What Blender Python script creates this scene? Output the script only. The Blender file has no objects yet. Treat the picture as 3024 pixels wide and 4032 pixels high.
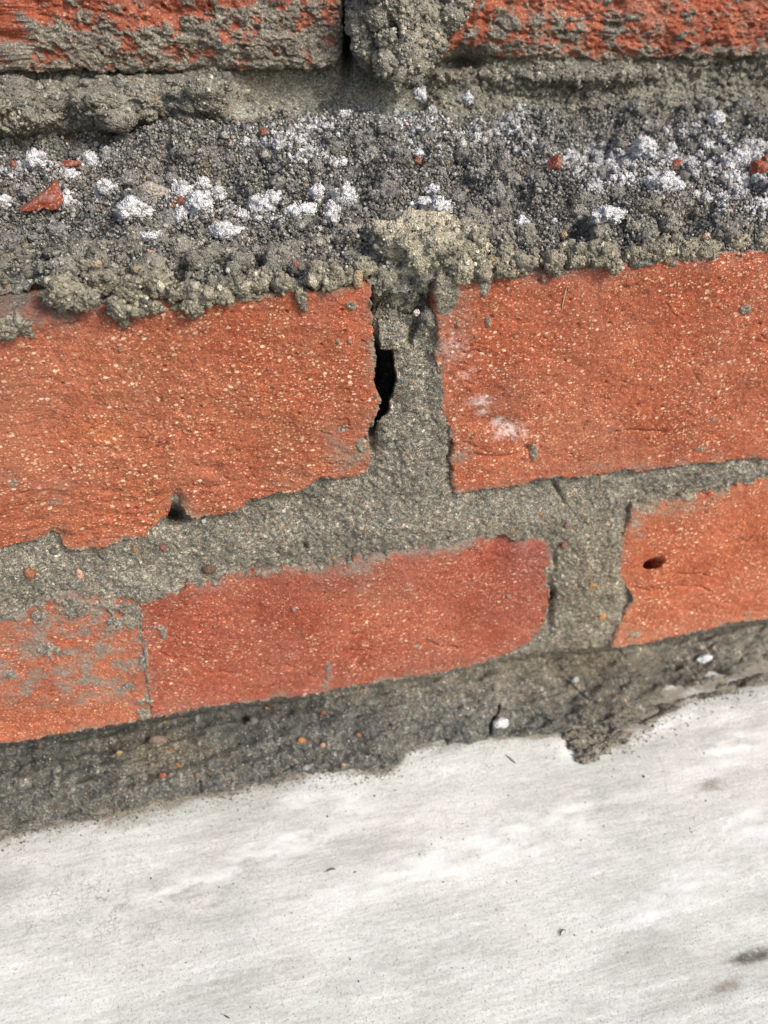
import bpy, bmesh, math
import numpy as np
from mathutils import Matrix, Vector

# ------------------------------------------------------------------ camera
F = 3100.0                      # focal length in pixels of the 3024 x 4032 frame
D = 0.200                       # camera stands 20 cm in front of the lower wall face
PITCH = 37.0
def _setup():
    X = np.array([15500.0, 2066.0, -F]); X /= np.linalg.norm(X)
    L = F * math.tan(math.radians(90 - PITCH)); vy = L
    for _ in range(30):
        vx = (2066 * vy - F * F) / 15500.0
        vy = math.sqrt(L * L - vx * vx)
    Z = -np.array([vx, -vy, -F]); Z /= np.linalg.norm(Z)
    Y = np.cross(Z, X)
    return np.stack([X, Y, Z], 1)
M = _setup()                    # world -> camera
CAM = np.array([0.0, -D, 0.0])
scene = bpy.context.scene
col = scene.collection
cd = bpy.data.cameras.new('camera'); cam = bpy.data.objects.new('camera', cd); col.objects.link(cam)
cd.sensor_width = 36.0; cd.lens = F / 4032 * 36.0
cd.clip_start = 0.005; cd.clip_end = 50
cd.dof.use_dof = True; cd.dof.focus_distance = 0.225; cd.dof.aperture_fstop = 15.0
mw = Matrix([list(M.T[i]) + [CAM[i]] for i in range(3)] + [[0, 0, 0, 1]])
cam.matrix_world = mw
scene.camera = cam

# ------------------------------------------------------------------ sky, sun, exposure
world = bpy.data.worlds.new('World'); scene.world = world; world.use_nodes = True
wn = world.node_tree; bg = wn.nodes['Background']
sky = wn.nodes.new('ShaderNodeTexSky'); sky.sky_type = 'NISHITA'; sky.sun_disc = False
SUN = Vector((0.50, -0.62, 0.72)).normalized()
sky.sun_elevation = math.asin(SUN.z); sky.sun_rotation = math.atan2(SUN.x, SUN.y)
sky.air_density = 1.0; sky.dust_density = 4.0; sky.ozone_density = 1.0
wn.links.new(sky.outputs[0], bg.inputs[0]); bg.inputs[1].default_value = 0.125
sd = bpy.data.lights.new('sun', 'SUN'); sun = bpy.data.objects.new('sun', sd); col.objects.link(sun)
sd.energy = 1.5; sd.angle = math.radians(10); sd.color = (1.0, 0.965, 0.91)
sun.rotation_euler = SUN.to_track_quat('Z', 'Y').to_euler()
scene.view_settings.view_transform = 'Standard'; scene.view_settings.look = 'None'
scene.view_settings.exposure = 0.54; scene.view_settings.gamma = 1.0
scene.view_settings.use_curve_mapping = False

# ------------------------------------------------------------------ projection helpers
def rays(px, py):
    px = np.asarray(px, float); py = np.asarray(py, float)
    v = np.stack([px - 1512, -(py - 2016), np.full(np.broadcast(px, py).shape, -F)], -1)
    return v @ M
def onY(px, py, y):
    r = rays(px, py); t = (y - CAM[1]) / r[..., 1]
    return CAM + r * t[..., None]
def onZ(px, py, z):
    r = rays(px, py); t = (z - CAM[2]) / r[..., 2]
    return CAM + r * t[..., None]
def onP(px, py, p0, n):
    r = rays(px, py); t = ((p0 - CAM) @ n) / (r @ n)
    return CAM + r * t[..., None]
def proj(P):
    c = (np.asarray(P) - CAM) @ M.T
    return 1512 - F * c[..., 0] / c[..., 2], 2016 + F * c[..., 1] / c[..., 2]
def ppm(P):                      # pixels per metre at P
    return F / -(((np.asarray(P) - CAM) @ M.T)[..., 2])

# ------------------------------------------------------------------ noise
_rg = np.random.default_rng(5)
_G3 = _rg.normal(size=(1024, 3)).astype(np.float32); _G3 /= np.linalg.norm(_G3, axis=1)[:, None]
def _hash(ix, iy, iz, seed):
    h = (ix.astype(np.int64) * 374761393 + iy.astype(np.int64) * 668265263 + iz.astype(np.int64) * 1274126177 + seed * 974634777) & 0xffffffff
    h = ((h ^ (h >> 13)) * 1274126177) & 0xffffffff
    return (h ^ (h >> 16)) & 0xffffffff
def perlin3(x, y, z, seed=0):
    x, y, z = np.broadcast_arrays(x, y, z)
    x = x.astype(np.float32); y = y.astype(np.float32); z = z.astype(np.float32)
    ix = np.floor(x); iy = np.floor(y); iz = np.floor(z)
    fx = x - ix; fy = y - iy; fz = z - iz
    u = fx * fx * fx * (fx * (fx * 6 - 15) + 10); v = fy * fy * fy * (fy * (fy * 6 - 15) + 10); w = fz * fz * fz * (fz * (fz * 6 - 15) + 10)
    out = 0
    for a in (0, 1):
        for b in (0, 1):
            for c in (0, 1):
                g = _G3[_hash(ix + a, iy + b, iz + c, seed) & 1023]
                d = g[..., 0] * (fx - a) + g[..., 1] * (fy - b) + g[..., 2] * (fz - c)
                out = out + d * (u if a else 1 - u) * (v if b else 1 - v) * (w if c else 1 - w)
    return out * 1.6
_G2 = np.stack([np.cos(np.arange(256) / 256 * 6.28318), np.sin(np.arange(256) / 256 * 6.28318)], 1).astype(np.float32)
def perlin2(x, y, seed=0):
    x, y = np.broadcast_arrays(x, y)
    x = x.astype(np.float32); y = y.astype(np.float32)
    ix = np.floor(x); iy = np.floor(y); fx = x - ix; fy = y - iy
    u = fx * fx * fx * (fx * (fx * 6 - 15) + 10); v = fy * fy * fy * (fy * (fy * 6 - 15) + 10)
    out = 0; z = np.zeros_like(ix)
    for a in (0, 1):
        for b in (0, 1):
            g = _G2[_hash(ix + a, iy + b, z, seed) & 255]
            out = out + (g[..., 0] * (fx - a) + g[..., 1] * (fy - b)) * (u if a else 1 - u) * (v if b else 1 - v)
    return out * 1.5
def fbm2(x, y, octv, seed=0, gain=0.5):
    s = 0; a = 1.0
    for i in range(octv):
        c, d = math.cos(i * 1.1), math.sin(i * 1.1); f = 2.03 ** i
        s = s + a * perlin2((x * c - y * d) * f + 17.3 * i, (x * d + y * c) * f - 9.1 * i, seed + i); a *= gain
    return s
def worley2(x, y, seed=0):
    x, y = np.broadcast_arrays(x, y)
    ix = np.floor(x); iy = np.floor(y); z = np.zeros_like(ix)
    f1 = np.full(x.shape, 9.0, np.float32); f2 = f1.copy(); hid = np.zeros(x.shape, np.int64)
    for a in (-1, 0, 1):
        for b in (-1, 0, 1):
            h = _hash(ix + a, iy + b, z, seed)
            dx = ix + a + (h & 1023) / 1023.0 - x; dy = iy + b + ((h >> 10) & 1023) / 1023.0 - y
            d = (dx * dx + dy * dy).astype(np.float32)
            m = d < f1
            f2 = np.where(m, f1, np.minimum(f2, d)); f1 = np.where(m, d, f1); hid = np.where(m, h, hid)
    return np.sqrt(f1), np.sqrt(f2), ((hid >> 20) & 1023) / 1023.0
def sstep(a, b, x):
    t = np.clip((x - a) / (b - a), 0, 1); return t * t * (3 - 2 * t)
def gauss(px, py, cx, cy, sx, sy, rot=0.0):
    dx = px - cx; dy = py - cy; c, s = math.cos(rot), math.sin(rot)
    return np.exp(-(((dx * c + dy * s) / sx) ** 2 + ((-dx * s + dy * c) / sy) ** 2))
def grains_h(x, y, cell, seed):
    f1, f2, h = worley2(x / cell, y / cell, seed)
    return np.clip(1 - f1 * 1.5, 0, 1) ** 0.7 * (0.4 + 0.6 * h), h

# ------------------------------------------------------------------ mesh helpers
def tag(o, label=None, cat=None, group=None, kind=None):
    if label: o['label'] = label
    if cat: o['category'] = cat
    if group: o['group'] = group
    if kind: o['kind'] = kind
    return o
def mesh_obj(name, V, faces, mat, parent=None, cols=None, attrs=None, smooth=True, n=None):
    """faces: (k,3) or (k,4) int array"""
    me = bpy.data.meshes.new(name)
    V = np.asarray(V, np.float32); faces = np.asarray(faces, np.int32)
    k, m = faces.shape
    me.vertices.add(len(V)); me.vertices.foreach_set('co', V.ravel())
    me.loops.add(k * m); me.loops.foreach_set('vertex_index', faces.ravel())
    me.polygons.add(k); me.polygons.foreach_set('loop_start', np.arange(0, k * m, m, dtype=np.int32))
    me.polygons.foreach_set('use_smooth', np.full(k, smooth))
    me.update(calc_edges=True)
    if cols is not None:
        c = np.ones((len(V), 4), np.float32); c[:, :3] = cols
        ca = me.color_attributes.new('tint', 'FLOAT_COLOR', 'POINT'); ca.data.foreach_set('color', c.ravel())
    for nm, a in (attrs or {}).items():
        at = me.attributes.new(nm, 'FLOAT', 'POINT'); at.data.foreach_set('value', np.asarray(a, np.float32).ravel())
    me.materials.append(mat)
    o = bpy.data.objects.new(name, me); col.objects.link(o)
    if parent is not None: o.parent = parent
    return o
def grid_faces(nr, nc, mask=None):
    i = np.arange(nr - 1)[:, None] * nc + np.arange(nc - 1)[None, :]
    f = np.stack([i, i + nc, i + nc + 1, i + 1], -1)
    if mask is not None: return f[mask]
    return f.reshape(-1, 4)
def compact(V, f, extra):
    u, inv = np.unique(f, return_inverse=True)
    return V[u], inv.reshape(f.shape), [e[u] for e in extra]
def axis(lo, a, b, hi, fine, coarse):
    return np.concatenate([np.arange(lo, a, coarse), np.arange(a, b, fine), np.arange(b, hi + coarse, coarse)])
def inside(px, py, poly):
    r = np.zeros(px.shape, bool); n = len(poly)
    for i in range(n):
        x0, y0 = poly[i]; x1, y1 = poly[(i + 1) % n]
        if y0 == y1: continue
        c = ((y0 > py) != (y1 > py)) & (px < (x1 - x0) * (py - y0) / (y1 - y0) + x0)
        r ^= c
    return r
def empty(name, loc):
    o = bpy.data.objects.new(name, None); o.location = loc; o.empty_display_size = 0.01; col.objects.link(o); return o
_ico = {}
def ico(sub):
    if sub not in _ico:
        bm = bmesh.new(); bmesh.ops.create_icosphere(bm, subdivisions=sub, radius=1.0)
        bm.verts.ensure_lookup_table()
        v = np.array([q.co[:] for q in bm.verts]); f = np.array([[q.index for q in p.verts] for p in bm.faces]); bm.free()
        _ico[sub] = (v, f)
    return _ico[sub]
class Acc:
    def __init__(s): s.v = []; s.f = []; s.c = []; s.n = 0
    def add(s, v, f, c):
        s.v.append(v); s.f.append(f + s.n); s.c.append(np.broadcast_to(c, v.shape)); s.n += len(v)
    def build(s, name, mat, parent=None, smooth=True):
        return mesh_obj(name, np.concatenate(s.v), np.concatenate(s.f), mat, parent, cols=np.concatenate(s.c), smooth=smooth)
rng = np.random.default_rng(11)
def rot_rand(n):
    q = rng.normal(size=(n, 4)); q /= np.linalg.norm(q, axis=1)[:, None]
    w, x, y, z = q.T
    return np.stack([np.stack([1 - 2 * (y * y + z * z), 2 * (x * y - z * w), 2 * (x * z + y * w)], -1),
                     np.stack([2 * (x * y + z * w), 1 - 2 * (x * x + z * z), 2 * (y * z - x * w)], -1),
                     np.stack([2 * (x * z - y * w), 2 * (y * z + x * w), 1 - 2 * (x * x + y * y)], -1)], 1)
OCT = (np.array([[1, 0, 0], [-1, 0, 0], [0, 1, 0], [0, -1, 0], [0, 0, 1], [0, 0, -1]]) * 1.12,
       np.array([[0, 2, 4], [2, 1, 4], [1, 3, 4], [3, 0, 4], [2, 0, 5], [1, 2, 5], [3, 1, 5], [0, 3, 5]]))
def add_grains(acc, P, rad, cols):
    n = len(P)
    if n == 0: return
    bv, bf = OCT
    R = rot_rand(n); sc = rng.uniform(0.6, 1.25, (n, 1, 3)) * np.asarray(rad).reshape(-1, 1, 1)
    jit = 1 + rng.uniform(-.18, .18, (n, len(bv), 1))
    V = np.einsum('nij,nkj->nki', R, bv[None] * sc * jit) + P[:, None, :]
    Fc = bf[None] + (np.arange(n) * len(bv))[:, None, None]
    acc.add(V.reshape(-1, 3), Fc.reshape(-1, 3), np.repeat(cols, len(bv), 0))
SAND = np.array([[.20, .19, .165], [.27, .255, .215], [.14, .135, .12], [.36, .34, .29], [.10, .10, .095], [.46, .44, .38], [.30, .24, .16]])
SANDP = np.array([.25, .24, .15, .17, .05, .10, .04])
def sand_cols(n, gain=1.0, tint=(1, 1, 1)):
    c = SAND[rng.choice(len(SAND), n, p=SANDP)] * rng.uniform(.8, 1.25, (n, 1))
    return c * gain * np.array(tint)
WHT = np.array([[.72, .72, .72], [.80, .80, .80], [.60, .60, .61], [.87, .87, .86], [.40, .40, .39]])
def white_cols(n, gain=1.0):
    return WHT[rng.choice(5, n, p=[.32, .28, .2, .12, .08])] * gain * rng.uniform(.9, 1.1, (n, 1))
def blob_verts(c, rad, seed, sub=3, rough=.34, cell=1.0):
    bv, bf = ico(sub); s = seed * 7.31
    k = 1.7 * cell
    n1 = perlin3(bv[:, 0] * k + s, bv[:, 1] * k, bv[:, 2] * k - s, seed)
    n2 = np.abs(perlin3(bv[:, 0] * k * 2.1 + s, bv[:, 1] * k * 2.1, bv[:, 2] * k * 2.1, seed + 3))
    n3 = np.abs(perlin3(bv[:, 0] * k * 4.7 + s, bv[:, 1] * k * 4.7 + s, bv[:, 2] * k * 4.7, seed + 5))
    r = 1 + rough * n1 * 1.3 + rough * (.35 - n2) * 1.4 + rough * (.3 - n3) * 1.5
    return c + bv * np.asarray(rad) * r[:, None], bf
def clump(acc, c, rad, seed, cols=sand_cols, gain=1.0, sub=3, rough=.34, gr=0.00034, dens=1.0, kids=4, **kw):
    """a crumbly clump: a lumpy core, smaller lumps grown on it, all studded with sand grains"""
    c = np.asarray(c, float); rad = np.asarray(rad, float)
    r_ = np.random.default_rng(seed); parts = [(c, rad, sub)]
    for _ in range(kids):
        d = r_.normal(size=3); d /= np.linalg.norm(d); d[1] = -abs(d[1]) * .7; d[2] = d[2] * .9 + .1
        parts.append((c + d * rad * r_.uniform(.65, .95), rad * r_.uniform(.28, .55), max(1, sub - 1)))
    for q, (cc, rr, sb) in enumerate(parts):
        v, f = blob_verts(cc, rr, seed + q, sb, rough)
        acc.add(v, f, np.clip(np.full(v.shape, cols(600, gain, **kw).mean(0)) * r_.uniform(.75, 1.0), 0, 1))
        rm = float(np.mean(rr)); n = int(min(2600, dens * 2.5 * (rm / gr) ** 2 * .5))
        if n > 0:
            i = r_.integers(0, len(f), n)
            out = (v[f].mean(1) - cc); keep = out[i, 1] < rm * .35
            i = i[keep]; w = r_.dirichlet((1, 1, 1), len(i))
            P = (v[f[i]] * w[:, :, None]).sum(1)
            add_grains(acc, P, gr * 1.12 * r_.lognormal(0, .48, len(i)), cols(len(i), gain, **kw))

# ------------------------------------------------------------------ materials
class NT:
    def __init__(s, name):
        s.m = bpy.data.materials.new(name); s.m.use_nodes = True; s.t = s.m.node_tree
        s.b = s.t.nodes['Principled BSDF']; s.b.inputs['Roughness'].default_value = .92
        s.b.inputs['Specular IOR Level'].default_value = .25
        s.tc = s.n('ShaderNodeTexCoord').outputs['Object']
    def n(s, typ, **kw):
        x = s.t.nodes.new(typ)
        for k, v in kw.items(): setattr(x, k, v)
        return x
    def lk(s, a, b): s.t.links.new(a, b)
    def setin(s, sock, v):
        if isinstance(v, bpy.types.NodeSocket): s.lk(v, sock)
        else: sock.default_value = v
    def mapping(s, sc, loc=(0, 0, 0), rot=(0, 0, 0), src=None):
        x = s.n('ShaderNodeMapping'); x.inputs['Scale'].default_value = sc; x.inputs['Location'].default_value = loc
        x.inputs['Rotation'].default_value = rot
        s.lk(src or s.tc, x.inputs['Vector']); return x.outputs[0]
    def noise(s, scale, detail=4, rough=.6, vec=None, dist=0.0, col=False):
        x = s.n('ShaderNodeTexNoise'); s.lk(vec or s.tc, x.inputs['Vector']); x.inputs['Scale'].default_value = scale
        x.inputs['Detail'].default_value = detail; x.inputs['Roughness'].default_value = rough; x.inputs['Distortion'].default_value = dist
        return x.outputs['Color' if col else 'Fac']
    def vor(s, scale, vec=None, feature='F1', rand=1.0):
        x = s.n('ShaderNodeTexVoronoi', feature=feature); s.lk(vec or s.tc, x.inputs['Vector']); x.inputs['Scale'].default_value = scale
        x.inputs['Randomness'].default_value = rand; return x
    def mixv(s, amt):
        nz = s.noise(500, 3, .6, col=True); a = s.n('ShaderNodeVectorMath', operation='SCALE'); s.lk(nz, a.inputs[0]); a.inputs['Scale'].default_value = amt
        b = s.n('ShaderNodeVectorMath', operation='ADD'); s.lk(s.tc, b.inputs[0]); s.lk(a.outputs[0], b.inputs[1]); return b.outputs[0]
    def ramp(s, fac, stops, interp='LINEAR'):
        x = s.n('ShaderNodeValToRGB'); x.color_ramp.interpolation = interp; e = x.color_ramp.elements
        while len(e) < len(stops): e.new(.5)
        for i, (p, c) in enumerate(stops):
            e[i].position = p; e[i].color = (c, c, c, 1) if isinstance(c, (int, float)) else (*c, 1)
        s.lk(fac, x.inputs[0]); return x.outputs[0]
    def mix(s, fac, a, b, mode='MIX'):
        x = s.n('ShaderNodeMix', data_type='RGBA', blend_type=mode); x.clamp_factor = True
        s.setin(x.inputs[0], fac)
        for sock, v in ((x.inputs[6], a), (x.inputs[7], b)):
            s.setin(sock, (*v, 1) if isinstance(v, tuple) and len(v) == 3 else v)
        return x.outputs[2]
    def math(s, op, a, b=0.0, c=0.0):
        x = s.n('ShaderNodeMath', operation=op); s.setin(x.inputs[0], a); s.setin(x.inputs[1], b); s.setin(x.inputs[2], c)
        return x.outputs[0]
    def attr(s, name, which='Fac'):
        x = s.n('ShaderNodeAttribute', attribute_name=name); return x.outputs[which]
    def bump(s, h, dist, strength=1.0, prev=None):
        x = s.n('ShaderNodeBump'); x.inputs['Distance'].default_value = dist; x.inputs['Strength'].default_value = strength
        s.lk(h, x.inputs['Height'])
        if prev: s.lk(prev, x.inputs['Normal'])
        return x.outputs[0]
    def out(s, colr, nrm=None):
        s.setin(s.b.inputs['Base Color'], colr)
        if nrm: s.lk(nrm, s.b.inputs['Normal'])
        return s.m

def sandy(t, lo=1.0):
    """grey sand-and-cement colour made of single grains; returns colour, grain height"""
    v = t.vor(2300); h = t.n('ShaderNodeSeparateColor'); t.lk(v.outputs['Color'], h.inputs[0])
    c = t.ramp(h.outputs[0], [(0, (.11, .105, .092)), (.25, (.17, .163, .138)), (.55, (.235, .226, .188)), (.8, (.295, .28, .23)), (.93, (.41, .385, .31)), (1, (.58, .55, .46))])
    warm = t.math('GREATER_THAN', h.outputs[1], .955)
    c = t.mix(warm, c, (.34, .17, .08))
    cold = t.math('GREATER_THAN', h.outputs[2], .93)
    c = t.mix(cold, c, (.30, .33, .33))
    n = t.noise(110, 5, .7)
    c = t.mix(1.0, c, t.ramp(n, [(.3, .66), (.7, 1.28)]), 'MULTIPLY')
    return c, v.outputs['Distance']

def mat_mortar():
    t = NT('mortar'); c, d = sandy(t)
    c = t.mix(1.0, c, t.attr('tint', 'Color'), 'MULTIPLY')
    b = t.bump(t.math('SUBTRACT', 1.0, d), .0006, .9); b = t.bump(t.noise(900, 5, .7), .0005, .6, b)
    inv = t.b
    return t.out(c, b)
def mat_grain():
    t = NT('crumb'); n = t.noise(2600, 3, .6)
    c = t.mix(1.0, t.attr('tint', 'Color'), t.ramp(n, [(.3, .78), (.7, 1.2)]), 'MULTIPLY')
    v = t.vor(1700); h = t.n('ShaderNodeSeparateColor'); t.lk(v.outputs['Color'], h.inputs[0])
    c = t.mix(1.0, c, t.ramp(h.outputs[0], [(0, .72), (.5, .98), (.85, 1.18), (1, 1.4)]), 'MULTIPLY')
    inv = t.math('SUBTRACT', 1.0, v.outputs['Distance'])
    return t.out(c, t.bump(n, .0002, .5, t.bump(inv, .0006, .9)))
def mat_brick(name, dark, mid, lite, rough=0.0, speck=1.0):
    t = NT(name)
    n1 = t.noise(45, 5, .6, dist=.6); n2 = t.noise(420, 5, .72); n3 = t.noise(14, 3, .5)
    c = t.mix(t.ramp(n1, [(.32, 0.0), (.68, 1.0)]), dark, mid)
    c = t.mix(t.ramp(n3, [(.45, 0.0), (.75, .75)]), c, lite)
    c = t.mix(1.0, c, t.ramp(n2, [(.25, .58), (.5, 1.0), (.75, 1.42)]), 'MULTIPLY')
    # dark red-brown fine pores
    po = t.noise(1700, 3, .6, t.mapping((1, 1, 1.5)))
    c = t.mix(t.ramp(po, [(.38, .75), (.49, 0.0)]), c, (.15, .036, .016))
    # cream grog specks, several sizes, slightly flattened along the course
    dens = t.ramp(t.noise(70, 4, .65), [(.32, .40), (.55, 1.0)])
    for sc, thr, r0, r1, colr, op in ((2300, .30, .16, .44, (.62, .27, .14), .75), (1700, .42, .14, .40, (.76, .43, .25), .85), (1200, .28, .15, .38, (.88, .60, .41), .95), (560, .50, .12, .29, (.90, .70, .50), 1.0)):
        v = t.vor(sc, t.mapping((.80, .80, 1.2), (sc * .001, 0, .3), (0, .12, 0)))
        s_ = t.n('ShaderNodeSeparateColor'); t.lk(v.outputs['Color'], s_.inputs[0])
        pres = t.math('GREATER_THAN', s_.outputs[0], thr)
        size = t.math('MULTIPLY_ADD', t.math('POWER', s_.outputs[1], 1.3), r1 - r0, r0)
        wob = t.math('MULTIPLY_ADD', t.noise(sc * 3.0, 2, .6), .22, -.11)
        m = t.math('MULTIPLY', pres, t.math('LESS_THAN', t.math('ADD', v.outputs['Distance'], wob), size))
        var = t.math('MULTIPLY_ADD', s_.outputs[2], .55, .45)
        c = t.mix(t.math('MULTIPLY', t.math('MULTIPLY', t.math('MULTIPLY', m, var), speck * op), dens), c, colr)
    # grit stuck on: grey film and thick mortar
    sc_, d = sandy(t)
    st = t.attr('stain')
    nn = t.math('MULTIPLY_ADD', t.noise(700, 4, .7), .9, -.45)
    dust = t.noise(32, 5, .7)
    c = t.mix(t.ramp(dust, [(.42, 0.0), (.75, .25)]), c, (.50, .27, .19))
    film = t.math('MULTIPLY', t.attr('film'), t.ramp(t.math('ADD', t.attr('film'), nn), [(.1, 0.35), (.8, 1.0)]))
    c = t.mix(film, c, t.mix(.45, sc_, (.30, .235, .18)))
    e = t.math('ADD', st, t.math('MULTIPLY', nn, .5))
    c = t.mix(t.ramp(e, [(.34, 0.0), (.44, .5), (.56, 1.0)]), c, t.mix(1.0, sc_, (1.0, .96, .92), 'MULTIPLY'))
    bl = t.math('MULTIPLY', t.attr('bloom'), t.math('MULTIPLY_ADD', t.noise(420, 6, .8), 4.5, -1.35))
    c = t.mix(t.ramp(bl, [(.15, 0.0), (.95, .95)]), c, (.82, .76, .74))
    c = t.mix(1.0, c, t.attr('tint', 'Color'), 'MULTIPLY')
    b = t.bump(t.noise(1100, 6, .72), .0006, .9)
    b = t.bump(t.noise(300, 4, .6, t.mapping((.6, 1, 1.6))), .0009, .6, b)
    b = t.bump(d, .0002, .5, b)
    return t.out(c, b)
def mat_concrete():
    t = NT('pale_concrete')
    st = t.mapping((9, 75, 60), rot=(0, 0, .05)); st2 = t.mapping((130, 1100, 60), rot=(0, 0, .09))
    a = t.noise(1, 5, .6, st, .6); b_ = t.noise(1, 4, .7, st2, .25); big = t.noise(18, 5, .6)
    fine = t.noise(1100, 6, .85)
    mx = t.math('ADD', t.math('MULTIPLY', a, .45), t.math('MULTIPLY', big, .55))
    c = t.mix(t.ramp(mx, [(.40, 0.0), (.56, 1.0)]), (.56, .592, .55), (.755, .785, .74))
    c = t.mix(t.ramp(t.noise(30, 6, .7), [(.50, 0.0), (.70, .45)]), c, (.62, .61, .55))
    c = t.mix(t.ramp(t.noise(1, 6, .75, t.mapping((35, 150, 60), rot=(0, 0, .09))), [(.50, 0.0), (.68, .6)]), c, (.86, .88, .86))
    c = t.mix(1.0, c, t.ramp(b_, [(.3, .82), (.62, 1.08)]), 'MULTIPLY')
    c = t.mix(1.0, c, t.ramp(fine, [(.28, .62), (.5, .98), (.72, 1.16)]), 'MULTIPLY')
    for sc, th in ((520, .88), (1100, .80), (2000, .74)):
        v = t.vor(sc); s_ = t.n('ShaderNodeSeparateColor'); t.lk(v.outputs['Color'], s_.inputs[0])
        pit = t.math('LESS_THAN', v.outputs['Distance'], t.math('MULTIPLY', t.math('SUBTRACT', s_.outputs[0], th), 1.8))
        c = t.mix(t.math('MULTIPLY', pit, .55), c, (.26, .24, .21))
    ve = t.vor(520, t.mapping((1, 1.2, 1), src=t.mixv(.0022)), 'DISTANCE_TO_EDGE')
    ck = t.math('MULTIPLY', t.ramp(ve.outputs['Distance'], [(.02, 1.0), (.09, 0.0)]), t.math('MULTIPLY', t.attr('crackle'), t.ramp(t.noise(200, 4, .7), [(.45, 0.0), (.6, .8)])))
    c = t.mix(ck, c, (.22, .20, .19))
    d = t.math('ADD', t.attr('dirt'), t.math('MULTIPLY_ADD', t.noise(600, 5, .75), 1.3, -.65))
    sc_, dd = sandy(t)
    c = t.mix(t.math('MULTIPLY', t.ramp(d, [(.3, 0.0), (.7, 1.0)]), t.math('MULTIPLY', t.attr('dirt'), 1.2)), c, t.mix(t.ramp(t.math('ADD', t.attr('dark'), t.math('MULTIPLY_ADD', t.noise(1, 6, .8, t.mapping((160, 1100, 60), rot=(0, 0, .12))), 3.6, -1.9)), [(.45, 0.0), (.85, .85)]), t.mix(.45, sc_, (.38, .34, .27)), (.10, .10, .09)))
    wm = t.math('MULTIPLY_ADD', t.noise(1, 6, .75, t.mapping((90, 330, 60), rot=(0, 0, .09))), 1.9, -.95)
    c = t.mix(t.math('MULTIPLY', t.ramp(t.math('ADD', t.math('ADD', t.attr('white'), wm), t.math('MULTIPLY_ADD', fine, .9, -.45)), [(.0, 0.0), (1.05, .95)]), t.ramp(t.attr('white'), [(0, 0.0), (.2, 1.0)])), c, (.88, .91, .89))
    c = t.mix(1.0, c, t.attr('tint', 'Color'), 'MULTIPLY')
    b = t.bump(fine, .0005, .8)
    return t.out(c, b)
def mat_flat(name, c0, c1, sc=1800, rough=.85, bd=.0003):
    t = NT(name); n = t.noise(sc, 4, .65)
    t.b.inputs['Roughness'].default_value = rough
    return t.out(t.mix(t.ramp(n, [(.3, 0.0), (.7, 1.0)]), c0, c1), t.bump(n, bd, .6))
MORTAR = mat_mortar(); GRAIN = mat_grain(); CONC = mat_concrete()
BRICK_A = mat_brick('orange_brick', (.32, .080, .040), (.47, .122, .060), (.53, .180, .098))
BRICK_B = mat_brick('red_brick', (.28, .062, .035), (.40, .094, .053), (.48, .150, .095), speck=.8)
BRICK_U = mat_brick('smeared_brick', (.34, .080, .042), (.45, .118, .062), (.50, .18, .11), speck=.6)
def mat_chip():
    t = NT('red_brick_chip'); n = t.noise(900, 5, .7); du = t.noise(420, 4, .7); g = t.vor(2200); q = t.n('ShaderNodeSeparateColor'); t.lk(g.outputs['Color'], q.inputs[0])
    c = t.mix(t.ramp(n, [(.3, 0.0), (.7, 1.0)]), (.19, .042, .025), (.34, .088, .05))
    c = t.mix(t.math('MULTIPLY', t.math('GREATER_THAN', q.outputs[0], .88), .7), c, (.55, .34, .22))
    c = t.mix(t.ramp(du, [(.48, 0.0), (.66, .6)]), c, (.34, .29, .25))
    return t.out(c, t.bump(n, .0008, .9))
CHIP = mat_chip()

# ------------------------------------------------------------------ levels of the place
ZL = float(onY(1450, 1130, 0.0)[2])            # top of the lower wall
YU = 0.100                                     # face of the upper wall, one brick further back
ZB = float(onY(1500, 500, YU)[2])              # rubble height against the upper wall
ZC = float(onY(1500, 3000, -.012)[2])          # top of the concrete
wall = empty('brick_wall', (0.05, 0.05, ZC))
tag(wall, 'orange brick wall with crumbling grey mortar and a deep ledge, above the pale concrete', 'wall', kind='thing')
WL = np.array(wall.location)
def child(o): 
    o.parent = wall; o.location = -WL          # meshes are written in world coordinates
    return o

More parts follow.
